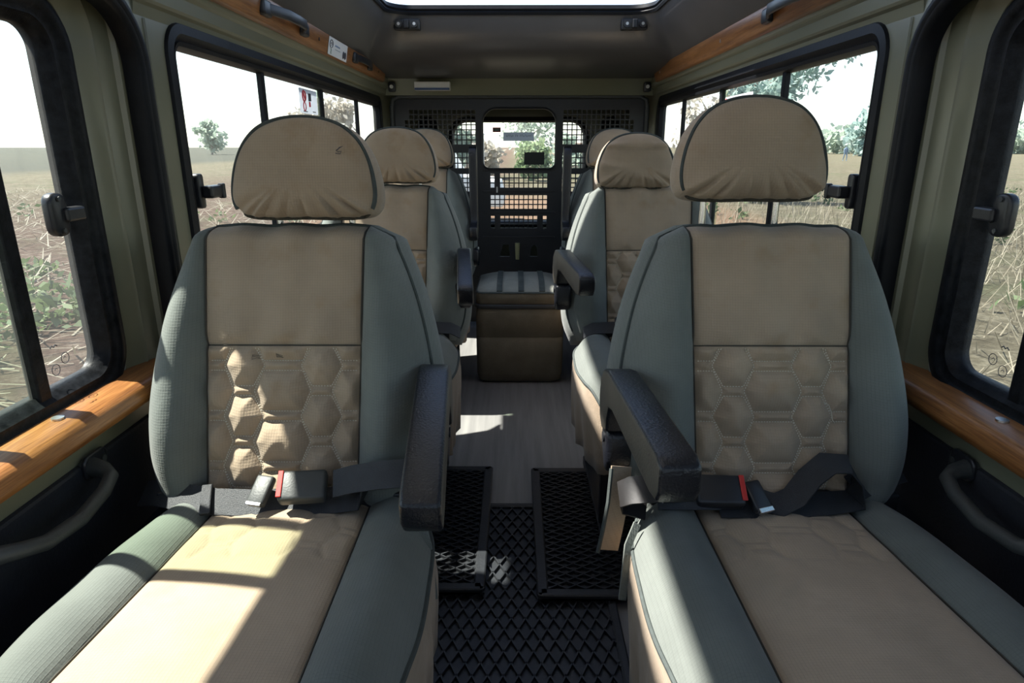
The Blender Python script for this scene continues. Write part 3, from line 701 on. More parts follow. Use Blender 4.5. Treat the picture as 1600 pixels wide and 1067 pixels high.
# ------------------------------------------------------------------ seat belts
def buckle(root, c, rz, tilt=.5):
    R = Matrix.Rotation(rz, 3, 'Z') @ Matrix.Rotation(tilt, 3, 'X')
    bk = MB().box(c, (.074, .046, .022), R).build('buckle', M['plastic_grey'], root, True, .006, 3)
    e = R @ Vector((-.0375 * (1 if tilt > 0 else 1), 0, .002))
    return bk, R
def belt_left():
    root = empty('seat_belt', (-.40, .92, .43)); tag(root, 'black lap belt with grey buckle lying across the sunlit left seat', 'seat belt', 'lap belts')
    W = lambda *p: (p[0] + .40, p[1] - .92, p[2] - .43)
    m = MB()
    m.ribbon([W(-.640, .945, .425), W(-.60, .925, .438), W(-.555, .905, .442), W(-.50, .895, .440), W(-.44, .895, .438), W(-.36, .900, .438), W(-.30, .898, .442), W(-.268, .892, .450), W(-.256, .895, .462), W(-.268, .902, .470)], (0, .75, .55), .022, .0014)
    m.ribbon([W(-.305, .895, .472), W(-.275, .888, .484), W(-.23, .880, .496), W(-.18, .882, .499), W(-.14, .90, .485)], (0, .65, .7), .022, .0016)
    m.build('webbing', M['webbing'], root, True)
    MB().box(W(-.508, .892, .445), (.016, .052, .008), Matrix.Rotation(.25, 3, 'Z') @ Matrix.Rotation(.55, 3, 'X')).build('slide_bar', M['webbing'], root, bevel=.002)
    R = Matrix.Rotation(.12, 3, 'Z') @ Matrix.Rotation(.62, 3, 'X')
    bc = Vector(W(-.352, .892, .468)); bk = MB().box(bc, (.072, .050, .024), R).build('buckle', M['plastic_grey'], root, True, .006, 3)
    for dx in (-.0335,): MB().box(bc + R @ Vector((dx, .002, .0122)), (.008, .044, .003), R).build('release_button', M['red'], bk, bevel=.001)
    R2 = Matrix.Rotation(-.22, 3, 'Z') @ Matrix.Rotation(.62, 3, 'X')
    tcn = Vector(W(-.418, .890, .462)); tg = MB().box(tcn, (.030, .050, .014), R2).build('tongue', M['plastic_grey'], root, True, .004, 2)
    MB().box(tcn + R2 @ Vector((0, -.024, .0065)), (.026, .006, .003), R2).build('tongue_edge', M['steel'], tg, bevel=.001)
belt_left()
def belt_right():
    root = empty('seat_belt', (.40, .92, .43)); tag(root, 'black lap belt with arched webbing and red button across the shaded right seat', 'seat belt', 'lap belts')
    W = lambda *p: (p[0] - .40, p[1] - .92, p[2] - .43)
    m = MB()
    m.ribbon([W(.205, .895, .452), W(.24, .885, .458), W(.30, .89, .455)], (0, .6, .7), .021, .0016)
    m.ribbon([W(.37, .895, .445), W(.395, .89, .440), W(.42, .895, .450), W(.445, .905, .480), W(.475, .915, .500), W(.51, .915, .498), W(.525, .91, .470), W(.523, .905, .440), W(.47, .90, .436), W(.38, .89, .436), W(.30, .89, .438)], (0, .85, .35), .022, .0014)
    m.ribbon([W(.525, .92, .452), W(.57, .94, .462), W(.62, .96, .465)], (0, .7, .6), .022, .0014)
    m.build('webbing', M['webbing'], root, True)
    lp = MB(); pts = []
    for t in np.linspace(-.4, 1.1, 12): pts.append(W(.182 - .024 * math.sin(t * PI), .885 + .0 * t, .452 - .026 * math.cos(t * PI)))
    pts = [W(.235, .888, .470), W(.195, .880, .474), W(.160, .885, .468), W(.146, .90, .452), W(.156, .905, .436), W(.19, .90, .430)]
    lo = lp.ribbon(pts, (0, .75, .6), .022, .0018).build('leather_loop', M['leather_smooth'], root, True)
    MB().ribbon([W(.206, .864, .4585), W(.206, .884, .475), W(.206, .9, .4875)], (1, 0, 0), .001, .0012).build('loop_seam', M['steel'], lo)
    R = Matrix.Rotation(-.05, 3, 'Z') @ Matrix.Rotation(.62, 3, 'X'); bc = Vector(W(.300, .892, .462))
    bk = MB().box(bc, (.074, .050, .024), R).build('buckle', M['plastic'], root, True, .006, 3)
    MB().box(bc + R @ Vector((.0345, .002, .0122)), (.008, .042, .003), R).build('release_button', M['red'], bk, bevel=.001)
    R2 = Matrix.Rotation(.35, 3, 'Z') @ Matrix.Rotation(.62, 3, 'X'); tcn = Vector(W(.358, .888, .456))
    tg = MB().box(tcn, (.030, .050, .014), R2).build('tongue', M['plastic'], root, True, .004, 2)
    MB().box(tcn + R2 @ Vector((0, -.025, .004)), (.026, .008, .008), R2).build('tongue_edge', M['chrome'], tg, bevel=.001)
belt_right()
for (s, lab) in ((-1, 'rolled dark belt end on the middle-row seat behind the sunlit left seat'), (1, 'black belt and buckle on the middle-row seat behind the right seat')):
    root = empty('seat_belt', (s * .41, 1.82, .445)); tag(root, lab, 'seat belt', 'lap belts')
    m = MB().ribbon([(-s * .225, .02, .0), (-s * .20, .005, .018), (-s * .14, .0, .022), (-s * .05, .0, .014), (s * .08, .0, .012), (s * .2, .03, .01)], (0, .75, .6), .020, .0016)
    m.build('webbing', M['webbing'], root, True)
    if s < 0: MB().tube([(.10, -.005, .032), (.145, -.012, .034)], .016, 12).build('rolled_end', M['webbing'], root, True)
    else: MB().box((-.10, -.008, .034), (.072, .048, .022), Matrix.Rotation(.55, 3, 'X')).build('buckle', M['plastic'], root, True, .006, 3)

# ------------------------------------------------------------------ cooler box in the aisle
def cooler():
    root = empty('cooler_box', (0, 2.585, 0)); tag(root, 'square olive canvas cooler box with a grey strapped lid in the aisle', 'cooler box')
    def ring(z, ex, r=.035): return [(a, b, z) for a, b in rrect(-.185 + ex, .185 - ex, ex, .40 - ex, r, 6)]
    R = [ring(.004, .02), ring(.012, .008), ring(.04, .002), ring(.12, .0), ring(.205, .0), ring(.208, .004), ring(.211, .0), ring(.30, .0), ring(.333, .001)]
    body = rings_obj('body', R, M['canvas'], root); body['label'] = 'olive brown canvas body'
    zp = rings_obj('zipper', [ring(.332, -.003), ring(.335, -.005), ring(.347, -.005), ring(.350, -.003)], M['webbing'], root)
    lidr = [ring(.350, .001), ring(.395, .004), ring(.402, .006)]
    for k in np.linspace(0, 1, 9)[1:]:
        e = .006 + .175 * k; lidr.append([(a, b, .402 + .030 * math.sin(min(1, k * 1.6) * PI / 2)) for a, b in rrect(-.185 + min(e, .18), .185 - min(e, .18), min(e, .18), .40 - min(e, .18), max(.003, .035 * (1 - k)), 6)])
    ld = rings_obj('lid', lidr, [M['canvas_lid'], M['canvas']], root); ld['label'] = 'quilted grey canvas lid'
    for f in ld.data.polygons:
        if f.center.z < .3995: f.material_index = 1
    sweep_obj('piping', rrect(-.181, .181, .004, .396, .035), [(-.004, .398), (0, .394), (.004, .398), (0, .403)], lambda a, b, t: (a, b, t), M['piping'], ld)
    def zt(x, y):
        e = min(.185 - abs(x), y, .40 - y); k = min(1, max(0, (e - .006) / .175)); return .402 + .030 * math.sin(min(1, k * 1.6) * PI / 2)
    for x in (-.085, .005, .092):
        ys = np.linspace(.008, .392, 16); MB().ribbon([(x, y, zt(x, y) + .002) for y in ys], (1, 0, 0), .012, .002).build('strap', M['piping'], ld)
cooler()

# ------------------------------------------------------------------ floor mats
def clip_seg(p, q, x0, x1, y0, y1):
    t0, t1 = 0., 1.; dx, dy = q[0] - p[0], q[1] - p[1]
    for (pp, qq) in ((-dx, p[0] - x0), (dx, x1 - p[0]), (-dy, p[1] - y0), (dy, y1 - p[1])):
        if abs(pp) < 1e-9:
            if qq < 0: return None
        else:
            r = qq / pp
            if pp < 0: t0 = max(t0, r)
            else: t1 = min(t1, r)
    if t0 >= t1: return None
    return (p[0] + dx * t0, p[1] + dy * t0), (p[0] + dx * t1, p[1] + dy * t1)
def mat_obj(label, x0, x1, y0, y1, z, a, b_, border, rz=0):
    root = MB().box(((x0 + x1) / 2, (y0 + y1) / 2, z + .003), (x1 - x0, y1 - y0, .005)).build('floor_mat', M['mat'], None); tag(root, label, 'floor mat')
    ou, n_ = rrect(x0, x1, y0, y1, .01, 3), 0
    sweep_obj('border', ou, [(0, z + .001), (0, z + .012), (.003, z + .014), (border - .004, z + .014), (border, z + .011), (border, z + .002)], lambda p, q, t: (p, q, t), M['mat'], root, sharp=.5)
    m = MB(); X0, X1, YA, YB = x0 + border, x1 - border, y0 + border, y1 - border
    for sg in (-1, 1):
        k = -400
        for i in range(-300, 300):
            c = i * a                                    # line through (X0 + c, YA) with slope sg*b/a
            p = (X0 + c - 60 * a, YA - sg * 60 * b_); q = (X0 + c + 60 * a, YA + sg * 60 * b_)
            sgm = clip_seg(p, q, X0, X1, YA, YB)
            if sgm: m.ribbon([(sgm[0][0], sgm[0][1], z + .009), (sgm[1][0], sgm[1][1], z + .009)], (0, 0, 1), .004, .0016)
    m.build('rib_lattice', M['mat'], root)
    return root
mat_obj('large black rubber mat with tall diamonds lying under the two smaller mats', -.21, .205, .78, 1.60, .0, .030, .062, .018)
mat_obj('black rubber mat in the aisle beside the sunlit left seat', -.48, -.088, 1.21, 1.79, .015, .042, .026, .026)
mat_obj('black rubber mat in the aisle beside the shaded right seat', .030, .48, 1.19, 1.78, .015, .042, .026, .026)

# ------------------------------------------------------------------ handles, latches, screws, stickers
def pull_handle(s, label):
    X = lambda x: s * x
    root = MB().tube([(X(.703), .915, .492), (X(.672), .908, .490), (X(.652), .893, .486), (X(.645), .862, .478), (X(.643), .80, .468), (X(.645), .735, .474), (X(.652), .705, .484), (X(.672), .675, .492), (X(.703), .655, .496)], [.017, .0125, .0108, .0108, .0108, .0108, .0108, .0125, .017], 12).build('door_handle', M['plastic_grey'], None, True)
    tag(root, label, 'door handle', 'door pull handles')
    for y in (.925, .645): MB().prism(rrect(y - .028, y + .028, .472, .512, .012), 'x', X(.700), X(.692)).build('handle_plate', M['plastic'], root, True, .003)
    MB().tube([(X(.692), .94, .493), (X(.689), .94, .493)], .006, 10).build('screw', M['plastic_grey'], root, True)
pull_handle(-1, 'black curved pull handle on the dark lining below the left wood sill')
pull_handle(1, 'black curved pull handle on the dark lining below the right wood sill')
def grab(s, y0, y1, label, flat=False):
    X = lambda x: s * x; d = .0 if not flat else .012; L = y1 - y0
    ps = [(X(.634), y0 + .02, 1.304), (X(.622), y0 + .06, 1.304), (X(.604 + d), y0 + .30 * L, 1.302), (X(.600 + d), y0 + .5 * L, 1.301), (X(.604 + d), y0 + .7 * L, 1.302), (X(.622), y1 - .06, 1.304), (X(.634), y1 - .02, 1.304)]
    root = MB().ribbon(ps, (0, 0, 1), .013, .005).build('grab_handle', M['plastic'], None, True, .003, 2); tag(root, label, 'grab handle', 'overhead grab handles')
    for y in (y0 + .02, y1 - .02):
        MB().prism(rrect(y - .028, y + .028, 1.285, 1.322, .010), 'x', X(.645), X(.626)).build('handle_mount', M['plastic'], root, True, .005)
grab(-1, 1.72, 2.06, 'black strap grab handle on the left wood rail ahead of the white label')
grab(-1, 2.64, 2.94, 'black grab handle on the left wood rail beyond the white label', True)
grab(1, 1.50, 1.86, 'black strap grab handle on the right wood rail')
b = 0
for (s, y, where) in ((-1, 2.20, 'dark countersunk screw in the left wood rail beside the white label'), (-1, 3.12, 'small screw at the far end of the left wood rail'), (1, 2.25, 'small bright screw in the right wood rail beyond the grab handle'), (1, 3.15, 'small screw at the far end of the right wood rail')):
    o = MB().tube([(s * .6385, y, 1.302), (s * .6365, y, 1.302)], .006, 10).build('screw', M['steel'] if s > 0 else M['plastic'], None, True); tag(o, where, 'screw', 'wood rail screws')
for s, w_ in ((-1, 'left'), (1, 'right')):
    o = MB().tube([(s * .705, .88, .588), (s * .705, .88, .5915)], .009, 12).build('screw', M['steel'], None, True); tag(o, 'round steel screw head set in the %s wood sill' % w_, 'screw', 'sill screws')
for s, w_ in ((-1, 'left'), (1, 'right')):
    r = MB().prism(rrect(s * .452 - .052, s * .452 + .052, 1.422, 1.462, .006), 'y', 2.835, 2.795).build('hatch_bracket', M['plastic'], None, True, .003); tag(r, 'black two-hole latch bracket on the %s side of the hatch rear lip' % w_, 'bracket', 'hatch brackets')
    for dx in (-.031, .031): MB().tube([(s * .452 + dx, 2.797, 1.442), (s * .452 + dx, 2.783, 1.442)], .014, 14).build('hatch_socket', M['plastic'], r, True); MB().tube([(s * .452 + dx, 2.784, 1.442), (s * .452 + dx, 2.781, 1.442)], .006, 10).build('socket_pin', M['steel'], r, True)
    MB().box((s * .452, 2.79, 1.442), (.020, .03, .032)).build('bracket_bridge', M['plastic'], r, bevel=.003)
for s, w_ in ((-1, 'left'), (1, 'right')):
    o = MB().prism(rrect(s * .637 - .018, s * .637 + .018, 1.238, 1.285, .01), 'y', 3.415, 3.44).build('roof_anchor', M['plastic'], None, True, .003); tag(o, 'small black anchor with pale bolt above the %s end of the bulkhead' % w_, 'anchor', 'roof anchors')
    MB().tube([(s * .637, 3.416, 1.262), (s * .637, 3.408, 1.262)], .009, 10).build('bolt', M['white'], o, True)
bk = MB().box((-.43, 3.395, 1.262), (.175, .05, .04)).build('paper_packet', M['white'], None, bevel=.003); tag(bk, 'white packet lying on top of the bulkhead frame at the left', 'packet')
MB().box((-.43, 3.369, 1.248), (.172, .003, .010)).build('packet_band', plain('blue band', (.05, .09, .2), .5), bk)
# white label with a round emblem, two lines of small lettering and a two-digit mark
lb = plate('printed_label', [(2.30, 1.272), (2.54, 1.272), (2.54, 1.326), (2.30, 1.326)], [], .001, lambda a, b, t: (-.6425 + (b - 1.272) * .19 + .001 + t, a, b), M['white']); tag(lb, 'white printed label stuck on the left wood rail between the grab handles', 'label')
def on_rail(name, pts, r, mat): MB().tube([(-.6425 + (q - 1.272) * .19 + .0022, p, q) for p, q in pts], r, 4).build(name, mat, lb)
on_rail('emblem', [(2.33 + .018 * math.cos(t), 1.306 + .012 * math.sin(t)) for t in np.linspace(-1, 4.6, 18)], .0016, M['ink'])
on_rail('emblem', [(2.325, 1.306), (2.332, 1.311), (2.338, 1.304), (2.328, 1.301)], .001, M['ink'])
on_rail('lettering', [(2.328, 1.292), (2.332, 1.286), (2.329, 1.280), (2.333, 1.276)], .0016, plain('green ink', (.2, .3, .25), .6))
on_rail('lettering', [(2.375 + .006 * i, 1.304 + .004 * (i % 2)) for i in range(11)], .0012, plain('blue ink', (.2, .28, .42), .6))
on_rail('lettering', [(2.38 + .006 * i, 1.294 + .002 * (i % 2)) for i in range(12)], .0008, plain('pale ink', (.4, .42, .45), .6))
for c in (2.488, 2.512): on_rail('lettering', [(c + .006 * math.sin(t), 1.290 + .010 * math.cos(t)) for t in np.linspace(0, 6.283, 12)], .0028, M['ink'])
def circle(cy, cz, r, n=18): return [(cy + r * math.cos(t), cz + r * math.sin(t)) for t in np.linspace(0, 2 * PI, n)]
def sticker(s, y0, y1, z0, z1, x, label, marks):
    o = plate('window_sticker', rrect(y0, y1, z0, z1, .006), [], .001, lambda a, b, t: (s * x + t, a, b), M['sticker']); tag(o, label, 'sticker')
    for (nm, pts, r, mat) in marks: MB().tube([(s * (x - .0012), p, q) for p, q in pts], r, 4).build(nm, mat, o)
    return o
def sticker_mat():
    m, n, l, b = new_mat('translucent sticker'); b.inputs['Base Color'].default_value = (.75, .76, .80, 1); b.inputs['Roughness'].default_value = .5
    t = n.new('ShaderNodeBsdfTranslucent'); t.inputs[0].default_value = (.75, .78, .82, 1); mx = n.new('ShaderNodeMixShader'); mx.inputs[0].default_value = .5
    l.new(b.outputs[0], mx.inputs[1]); l.new(t.outputs[0], mx.inputs[2]); l.new(mx.outputs[0], n['Material Output'].inputs[0]); return m
M['sticker'] = sticker_mat()
sticker(-1, 2.17, 2.36, 1.082, 1.158, .7075, 'pale warning sticker with red ring marks at the top of the left rear window', [
    ('ring_mark', circle(2.215, 1.135, .016), .003, M['ink_red']), ('ring_mark', [(2.205, 1.147), (2.225, 1.123)], .003, M['ink_red']),
    ('ring_mark', circle(2.215, 1.103, .013), .002, M['ink_red']), ('figure_mark', [(2.268, 1.146), (2.268, 1.122)], .007, M['ink']), ('figure_mark', [(2.268, 1.12), (2.268, 1.104)], .004, M['ink_red']),
    ('lettering', [(2.2 + .01 * i, 1.088) for i in range(5)], .0015, M['ink']), ('lettering', [(2.3 + .01 * i, 1.09) for i in range(4)], .0015, M['ink'])])
sticker(1, 2.10, 2.37, 1.075, 1.140, .7075, 'pale sticker with red no-smoking ring and black animals on the right rear window', [
    ('cross_mark', [(2.355, 1.135), (2.325, 1.082)], .0035, M['ink_red']), ('cross_mark', [(2.325, 1.130), (2.355, 1.085)], .003, M['ink_red']),
    ('ring_mark', circle(2.245, 1.108, .022), .0035, M['ink_red']), ('ring_mark', [(2.258, 1.124), (2.232, 1.092)], .003, M['ink_red']),
    ('animal_mark', [(2.192, 1.105), (2.18, 1.108), (2.17, 1.118), (2.168, 1.10)], .009, M['ink']), ('animal_mark', [(2.142, 1.132), (2.142, 1.112), (2.138, 1.1)], .007, M['ink'])])
# small etched approval marks in the lower corners of the door panes
for s, w_ in ((-1, 'left'), (1, 'right')):
    o = MB()
    for (y, z, r) in ((.955, .640, .009), (.980, .652, .009)): o.tube([(s * .7485, p, q) for p, q in circle(y, z, r, 16)], .0007, 4)
    o.tube([(s * .7485, .952 + .004 * i, .676 + .003 * (i % 2)) for i in range(5)], .0011, 4); o.tube([(s * .7485, .952 + .003 * i, .640 + .003 * (i % 2)) for i in range(3)], .0006, 4); o.tube([(s * .7485, .976 + .003 * i, .652 + .003 * (i % 2)) for i in range(3)], .0006, 4)
    o = o.build('etched_mark', M['ink']); tag(o, 'dark ringed approval marks in the lower rear corner of the %s door window' % w_, 'glass mark', 'glass marks')
# rear window stickers
o = MB().box((-.275 + .14, 4.157, 1.075), (.05, .002, .028)).build('window_sticker', M['ink_red']); tag(o, 'small red sticker in the upper corner of the rear window', 'sticker')
MB().box((-.135, 4.155, 1.075), (.04, .002, .016)).build('lettering', M['sticker'], o)
o = MB().box((0.0, 4.157, 1.035), (.19, .002, .05)).build('window_sticker', M['sticker']); tag(o, 'long pale blue sticker with dark lettering seen reversed on the rear window', 'sticker')
b = MB()
r_ = random.Random(3)
for i in range(17):
    if i in (5, 8): continue
    xx = -.075 + i * .0095; b.box((xx, 4.155, 1.040), (.0018, .001, .012)); b.box((xx + .0025, 4.155, 1.040 + r_.choice((-.005, 0, .005))), (.005, .001, .002))
b.build('lettering', M['ink'], o)
o = MB().box((.098, 4.155, .905), (.125, .003, .075)).build('window_sticker', plain('dark green sign', (.02, .035, .03), .4)); tag(o, 'dark green rectangular sticker low on the rear window', 'sticker')

# ------------------------------------------------------------------ the land outside
GZ = -.75
def ground_mat():
    m, n, l, b = new_mat('dry field'); tc = n.new('ShaderNodeTexCoord'); P = tc.outputs['Object']
    sep = n.new('ShaderNodeSeparateXYZ'); l.new(P, sep.inputs[0])
    n1 = add_noise(n, l, .55, 8, P, .7); n2 = add_noise(n, l, 3.2, 8, P, .75); n3 = add_noise(n, l, .12, 5, P)
    n2b = add_noise(n, l, 11, 8, P, .8); n2a = n2; n2 = n.new('ShaderNodeMixRGB'); n2.inputs[0].default_value = .5; l.new(n2a.outputs['Fac'], n2.inputs[1]); l.new(n2b.outputs['Fac'], n2.inputs[2])
    straw = ramp(n, l, n2.outputs[0], [(.36, (.07, .058, .038)), (.5, (.135, .116, .08)), (.62, (.25, .225, .165))])
    soil = ramp(n, l, n2.outputs[0], [(.36, (.050, .028, .021)), (.5, (.105, .066, .050)), (.62, (.22, .175, .14))])
    green = ramp(n, l, n1.outputs['Fac'], [(.5, (0, 0, 0)), (.62, (1, 1, 1))])
    def mix(f, a, c):
        x = n.new('ShaderNodeMixRGB'); l.new(f, x.inputs[0])
        for k, v in ((1, a), (2, c)):
            if isinstance(v, tuple): x.inputs[k].default_value = (*v, 1)
            else: l.new(v, x.inputs[k])
        return x.outputs[0]
    def rng_(src, a, c, lo=0, hi=1):
        x = n.new('ShaderNodeMapRange'); x.interpolation_type = 'SMOOTHSTEP'; x.inputs[1].default_value = a; x.inputs[2].default_value = c; x.inputs[3].default_value = lo; x.inputs[4].default_value = hi; l.new(src, x.inputs[0]); return x.outputs[0]
    def op(o_, a, c):
        x = n.new('ShaderNodeMath'); x.operation = o_
        for k, v in ((0, a), (1, c)):
            if isinstance(v, (int, float)): x.inputs[k].default_value = v
            else: l.new(v, x.inputs[k])
        return x.outputs[0]
    # ploughed earth on the left near the car, straw elsewhere, dark stubble far to the left, red earth behind
    left = rng_(sep.outputs[0], 1, -2); near = rng_(sep.outputs[0], -22, -8)
    c = mix(op('MULTIPLY', op('MULTIPLY', left, near), .95), straw.outputs[0], soil.outputs[0])
    gf = op('MULTIPLY', green.outputs[0], .4); c = mix(gf, c, (.075, .095, .045))
    far = op('MULTIPLY', rng_(sep.outputs[0], -28, -38), rng_(n2a.outputs['Fac'], .35, .62, .45, 1))
    c = mix(op('MULTIPLY', far, .9), c, (.05, .06, .055))
    red = op('MULTIPLY', rng_(sep.outputs[1], 12, 15), rng_(sep.outputs[1], 26, 21)); red = op('MULTIPLY', red, op('MULTIPLY', rng_(sep.outputs[0], -6, -4), rng_(sep.outputs[0], 7, 5)))
    c = mix(op('MULTIPLY', red, .75), c, (.24, .145, .095))
    l.new(c, b.inputs['Base Color']); b.inputs['Roughness'].default_value = 1; b.inputs['Specular IOR Level'].default_value = .1
    bp = n.new('ShaderNodeBump'); bp.inputs['Strength'].default_value = 1; bp.inputs['Distance'].default_value = .16
    l.new(n2.outputs[0], bp.inputs['Height']); l.new(bp.outputs[0], b.inputs['Normal'])
    return m
struct(MB().box((0, 300, GZ - .05), (1400, 1000, .1)).build('ground', ground_mat()))
def quads(centres, size, seed, flat=0, asp=1.6):
    r = np.random.default_rng(seed); n = len(centres); c = np.asarray(centres)
    u = r.normal(size=(n, 3)); u[:, 2] *= (1 - flat); u /= np.linalg.norm(u, axis=1)[:, None]
    v = np.cross(u, r.normal(size=(n, 3))); v /= np.linalg.norm(v, axis=1)[:, None]
    s = size * r.uniform(.5, 1.3, (n, 1)); a = u * s * asp / 2; d = v * s / 2
    V = np.stack([c - a, c - d, c + a, c + d], 1).reshape(-1, 3)
    F = [(4 * i, 4 * i + 1, 4 * i + 2, 4 * i + 3) for i in range(n)]; return V, F
def tree(name, loc, h, rad, mat, label, cat='tree', group=None, leaves=900, trunk=True, seed=0, leaf=.5, low=.15, clumps=14, bare=False):
    r = np.random.default_rng(seed); root = empty(name, loc); tag(root, label, cat, group)
    cs = []
    for k in range(clumps):
        a = r.uniform(0, 2 * PI); q = r.uniform(0, 1)**.6 * rad * .75; zz = h * r.uniform(low + .15, .9); taper = 1 - .5 * abs(zz / h - .5)
        cs.append((q * math.cos(a) * taper, q * math.sin(a) * taper, zz))
    pts = []
    for c in cs:
        k = leaves // clumps; d = r.normal(size=(k, 3)); d /= np.linalg.norm(d, axis=1)[:, None]; d *= (r.uniform(0, 1, (k, 1))**.45) * rad * r.uniform(.28, .5); d[:, 2] *= .8
        pts.append(np.array(c) + d)
    pts = np.concatenate(pts); pts = pts[pts[:, 2] > .02]
    V, F = quads(pts, leaf, seed + 1); pymesh('foliage', V, F, mat, root, False)
    if trunk:
        m = MB(); m.tube([(0, 0, -.05), (.05 * rad, 0, h * .25), (0, .04 * rad, h * .5), (.03, 0, h * .75)], [h * .03, h * .024, h * .016, h * .006], 7)
        for c in cs[:9]:
            z0 = h * r.uniform(.2, .45); m.tube([(0, 0, z0), (c[0] * .5, c[1] * .5, (z0 + c[2]) / 2 + .05 * h), c], [h * .012, h * .008, h * .003], 5)
        m.build('trunk', M['bark'], root, True)
    return root
# far line of trees on the right
G = 'trees along the far right edge of the field'
spots = [(62, 116, 9), (70, 128, 6.5), (78, 138, 7), (92, 150, 8), (99, 146, 5.5), (107, 150, 6.5), (113, 143, 6), (122, 146, 6.5), (131, 138, 8), (143, 132, 9), (158, 138, 11), (150, 108, 9), (50, 122, 6), (88, 142, 5)]
kinds = ['tall blue green tree nearest the raised headrest in the far right tree line', 'low green tree in the far right tree line']
sp_names = ['tallest hazy tree just right of the raised headrest on the far field edge', 'rounded tree next to the tallest one on the far right field edge', 'small tree in the gap of the far right tree line', 'darker blue green tree midway in the far right tree line',
            'low bushy tree midway in the far right tree line', 'broad tree above the walking person on the far right', 'green tree right of the walking person', 'tree near the rear edge of the right side pane', 'tree seen at the front edge of the right side pane',
            'high tree seen at the top of the right door window', 'tallest tree seen in the right door window', 'tree seen low in the right door window', 'small tree partly behind the raised headrest', 'shrubby tree at the foot of the far right tree line']
for i, (x, y, h) in enumerate(spots):
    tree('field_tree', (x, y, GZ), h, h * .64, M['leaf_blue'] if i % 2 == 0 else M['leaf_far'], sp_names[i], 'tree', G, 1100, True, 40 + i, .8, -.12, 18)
def bush_belt():
    r = np.random.default_rng(21); P = []
    for k in range(170):
        x = r.uniform(40, 190); y = 155 - abs(x - 95) * .12 + r.uniform(-3, 6); hh = r.uniform(4.5, 8.5)
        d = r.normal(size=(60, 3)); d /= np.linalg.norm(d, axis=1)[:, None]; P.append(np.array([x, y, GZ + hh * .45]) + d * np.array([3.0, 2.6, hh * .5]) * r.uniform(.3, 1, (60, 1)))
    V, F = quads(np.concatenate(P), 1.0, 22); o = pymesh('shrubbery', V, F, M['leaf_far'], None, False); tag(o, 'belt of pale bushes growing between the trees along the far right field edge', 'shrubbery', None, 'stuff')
bush_belt()
# the nearer tree whose boughs hang over the right window
def near_tree():
    root = empty('shade_tree', (7.6, 21, GZ)); tag(root, 'nearer tree with hanging boughs crossing the top of the right side windows', 'tree')
    r = np.random.default_rng(5)
    m = MB(); m.tube([(0, 0, 0), (.1, 0, 2.2), (.3, 0, 4.2), (.2, 0, 6.5)], [.26, .22, .18, .1], 9)
    ends = []
    for (ex, ey, ez) in ((1.25, -1.6, 4.3), (.75, -1, 3.75), (-2.0, 0, 4.0), (-.8, -.5, 3.1), (.35, -.6, 3.2), (1.9, -2, 5.2), (0, 1, 6.5), (-3, .5, 5.5), (1.5, 0, 5.6)):
        m.tube([(.2, 0, ez * .75), (ex * .5, ey * .5, ez + .4), (ex, ey, ez)], [.07, .045, .015], 6); ends += [(ex, ey, ez), (ex * .7, ey * .7, ez + .2)]
    m.build('trunk', M['bark'], root, True)
    P = np.concatenate([np.array(e) + r.normal(size=(220, 3)) * np.array([.26, .3, .2]) for e in ends])
    V, F = quads(P, .11, 8, 0, 2.2); pymesh('foliage', V, F, M['leaf_blue'], root, False)
near_tree()
# left horizon
for i, (x, y, h, lab) in enumerate(((-62, 136, 6.8, 'round tree on the left horizon beside the low headrest'), (-78, 140, 4.6, 'thin pale tree on the left horizon left of the round tree'), (-103, 122, 5.0, 'tree on the left horizon seen in the left door window'), (-52, 138, 5.2, 'small tree on the left horizon just behind the low headrest'),
                                    (-36, 120, 8, 'hazy tree seen through the far left side panes'), (-28, 100, 8.5, 'grey leafless-looking tree at the rear end of the left side window'))):
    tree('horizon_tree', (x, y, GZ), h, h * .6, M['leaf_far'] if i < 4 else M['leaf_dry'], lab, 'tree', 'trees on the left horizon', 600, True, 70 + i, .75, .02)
for i, (x, y, h, lab) in enumerate(((17, 58, 7, 'pale leafless tree at the rear end of the right side window'), (22, 62, 6, 'grey tree second from the rear end of the right side window'))):
    tree('dry_tree', (x, y, GZ), h, h * .55, M['leaf_dry'], lab, 'tree', 'dry trees behind on the right', 700, True, 90 + i, .35, .05)
# scenery behind the car
for i, (x, y, h, rad, mt, lab) in enumerate(((.9, 34, 1.9, 1.2, 'leaf_green', 'bright green bush in the middle of the rear window'), (2.6, 37, 2.5, 1.6, 'leaf_far', 'dark green bush right of the bright one in the rear window'), (-5.5, 48, 5.5, 3.4, 'leaf_far', 'rounded green tree at the left of the rear window'),
                                     (-1.5, 36, 1.7, 1.4, 'leaf_dry', 'dry brown bush beside the bright green one'), (1.5, 90, 8.0, 6, 'leaf_far', 'large hazy tree behind the sticker of the rear window'), (-10, 70, 8, 5, 'leaf_far', 'hazy tree far behind at the left of the rear window'))):
    tree('bush' if h < 3 else 'tree', (x, y, GZ), h, rad, M[mt], lab, 'bush' if h < 3 else 'tree', 'greenery behind the car', 900, True, 110 + i, .22 if h < 3 else .45, .02)
def bare_tree(loc, h, seed, label):
    root = empty('bare_tree', loc); tag(root, label, 'tree', 'leafless trees behind the car'); r = np.random.default_rng(seed); m = MB()
    m.tube([(0, 0, -.05), (.05, 0, h * .35)], [.10, .08], 6)
    for k in range(8):
        a = r.uniform(0, 6.28); e = (math.cos(a) * h * .3, math.sin(a) * h * .3, h * r.uniform(.75, 1)); m.tube([(.05, 0, h * .33), (e[0] * .5, e[1] * .5, h * .6), e], [.06, .035, .012], 5)
    m.build('trunk', M['bark'], root, True)
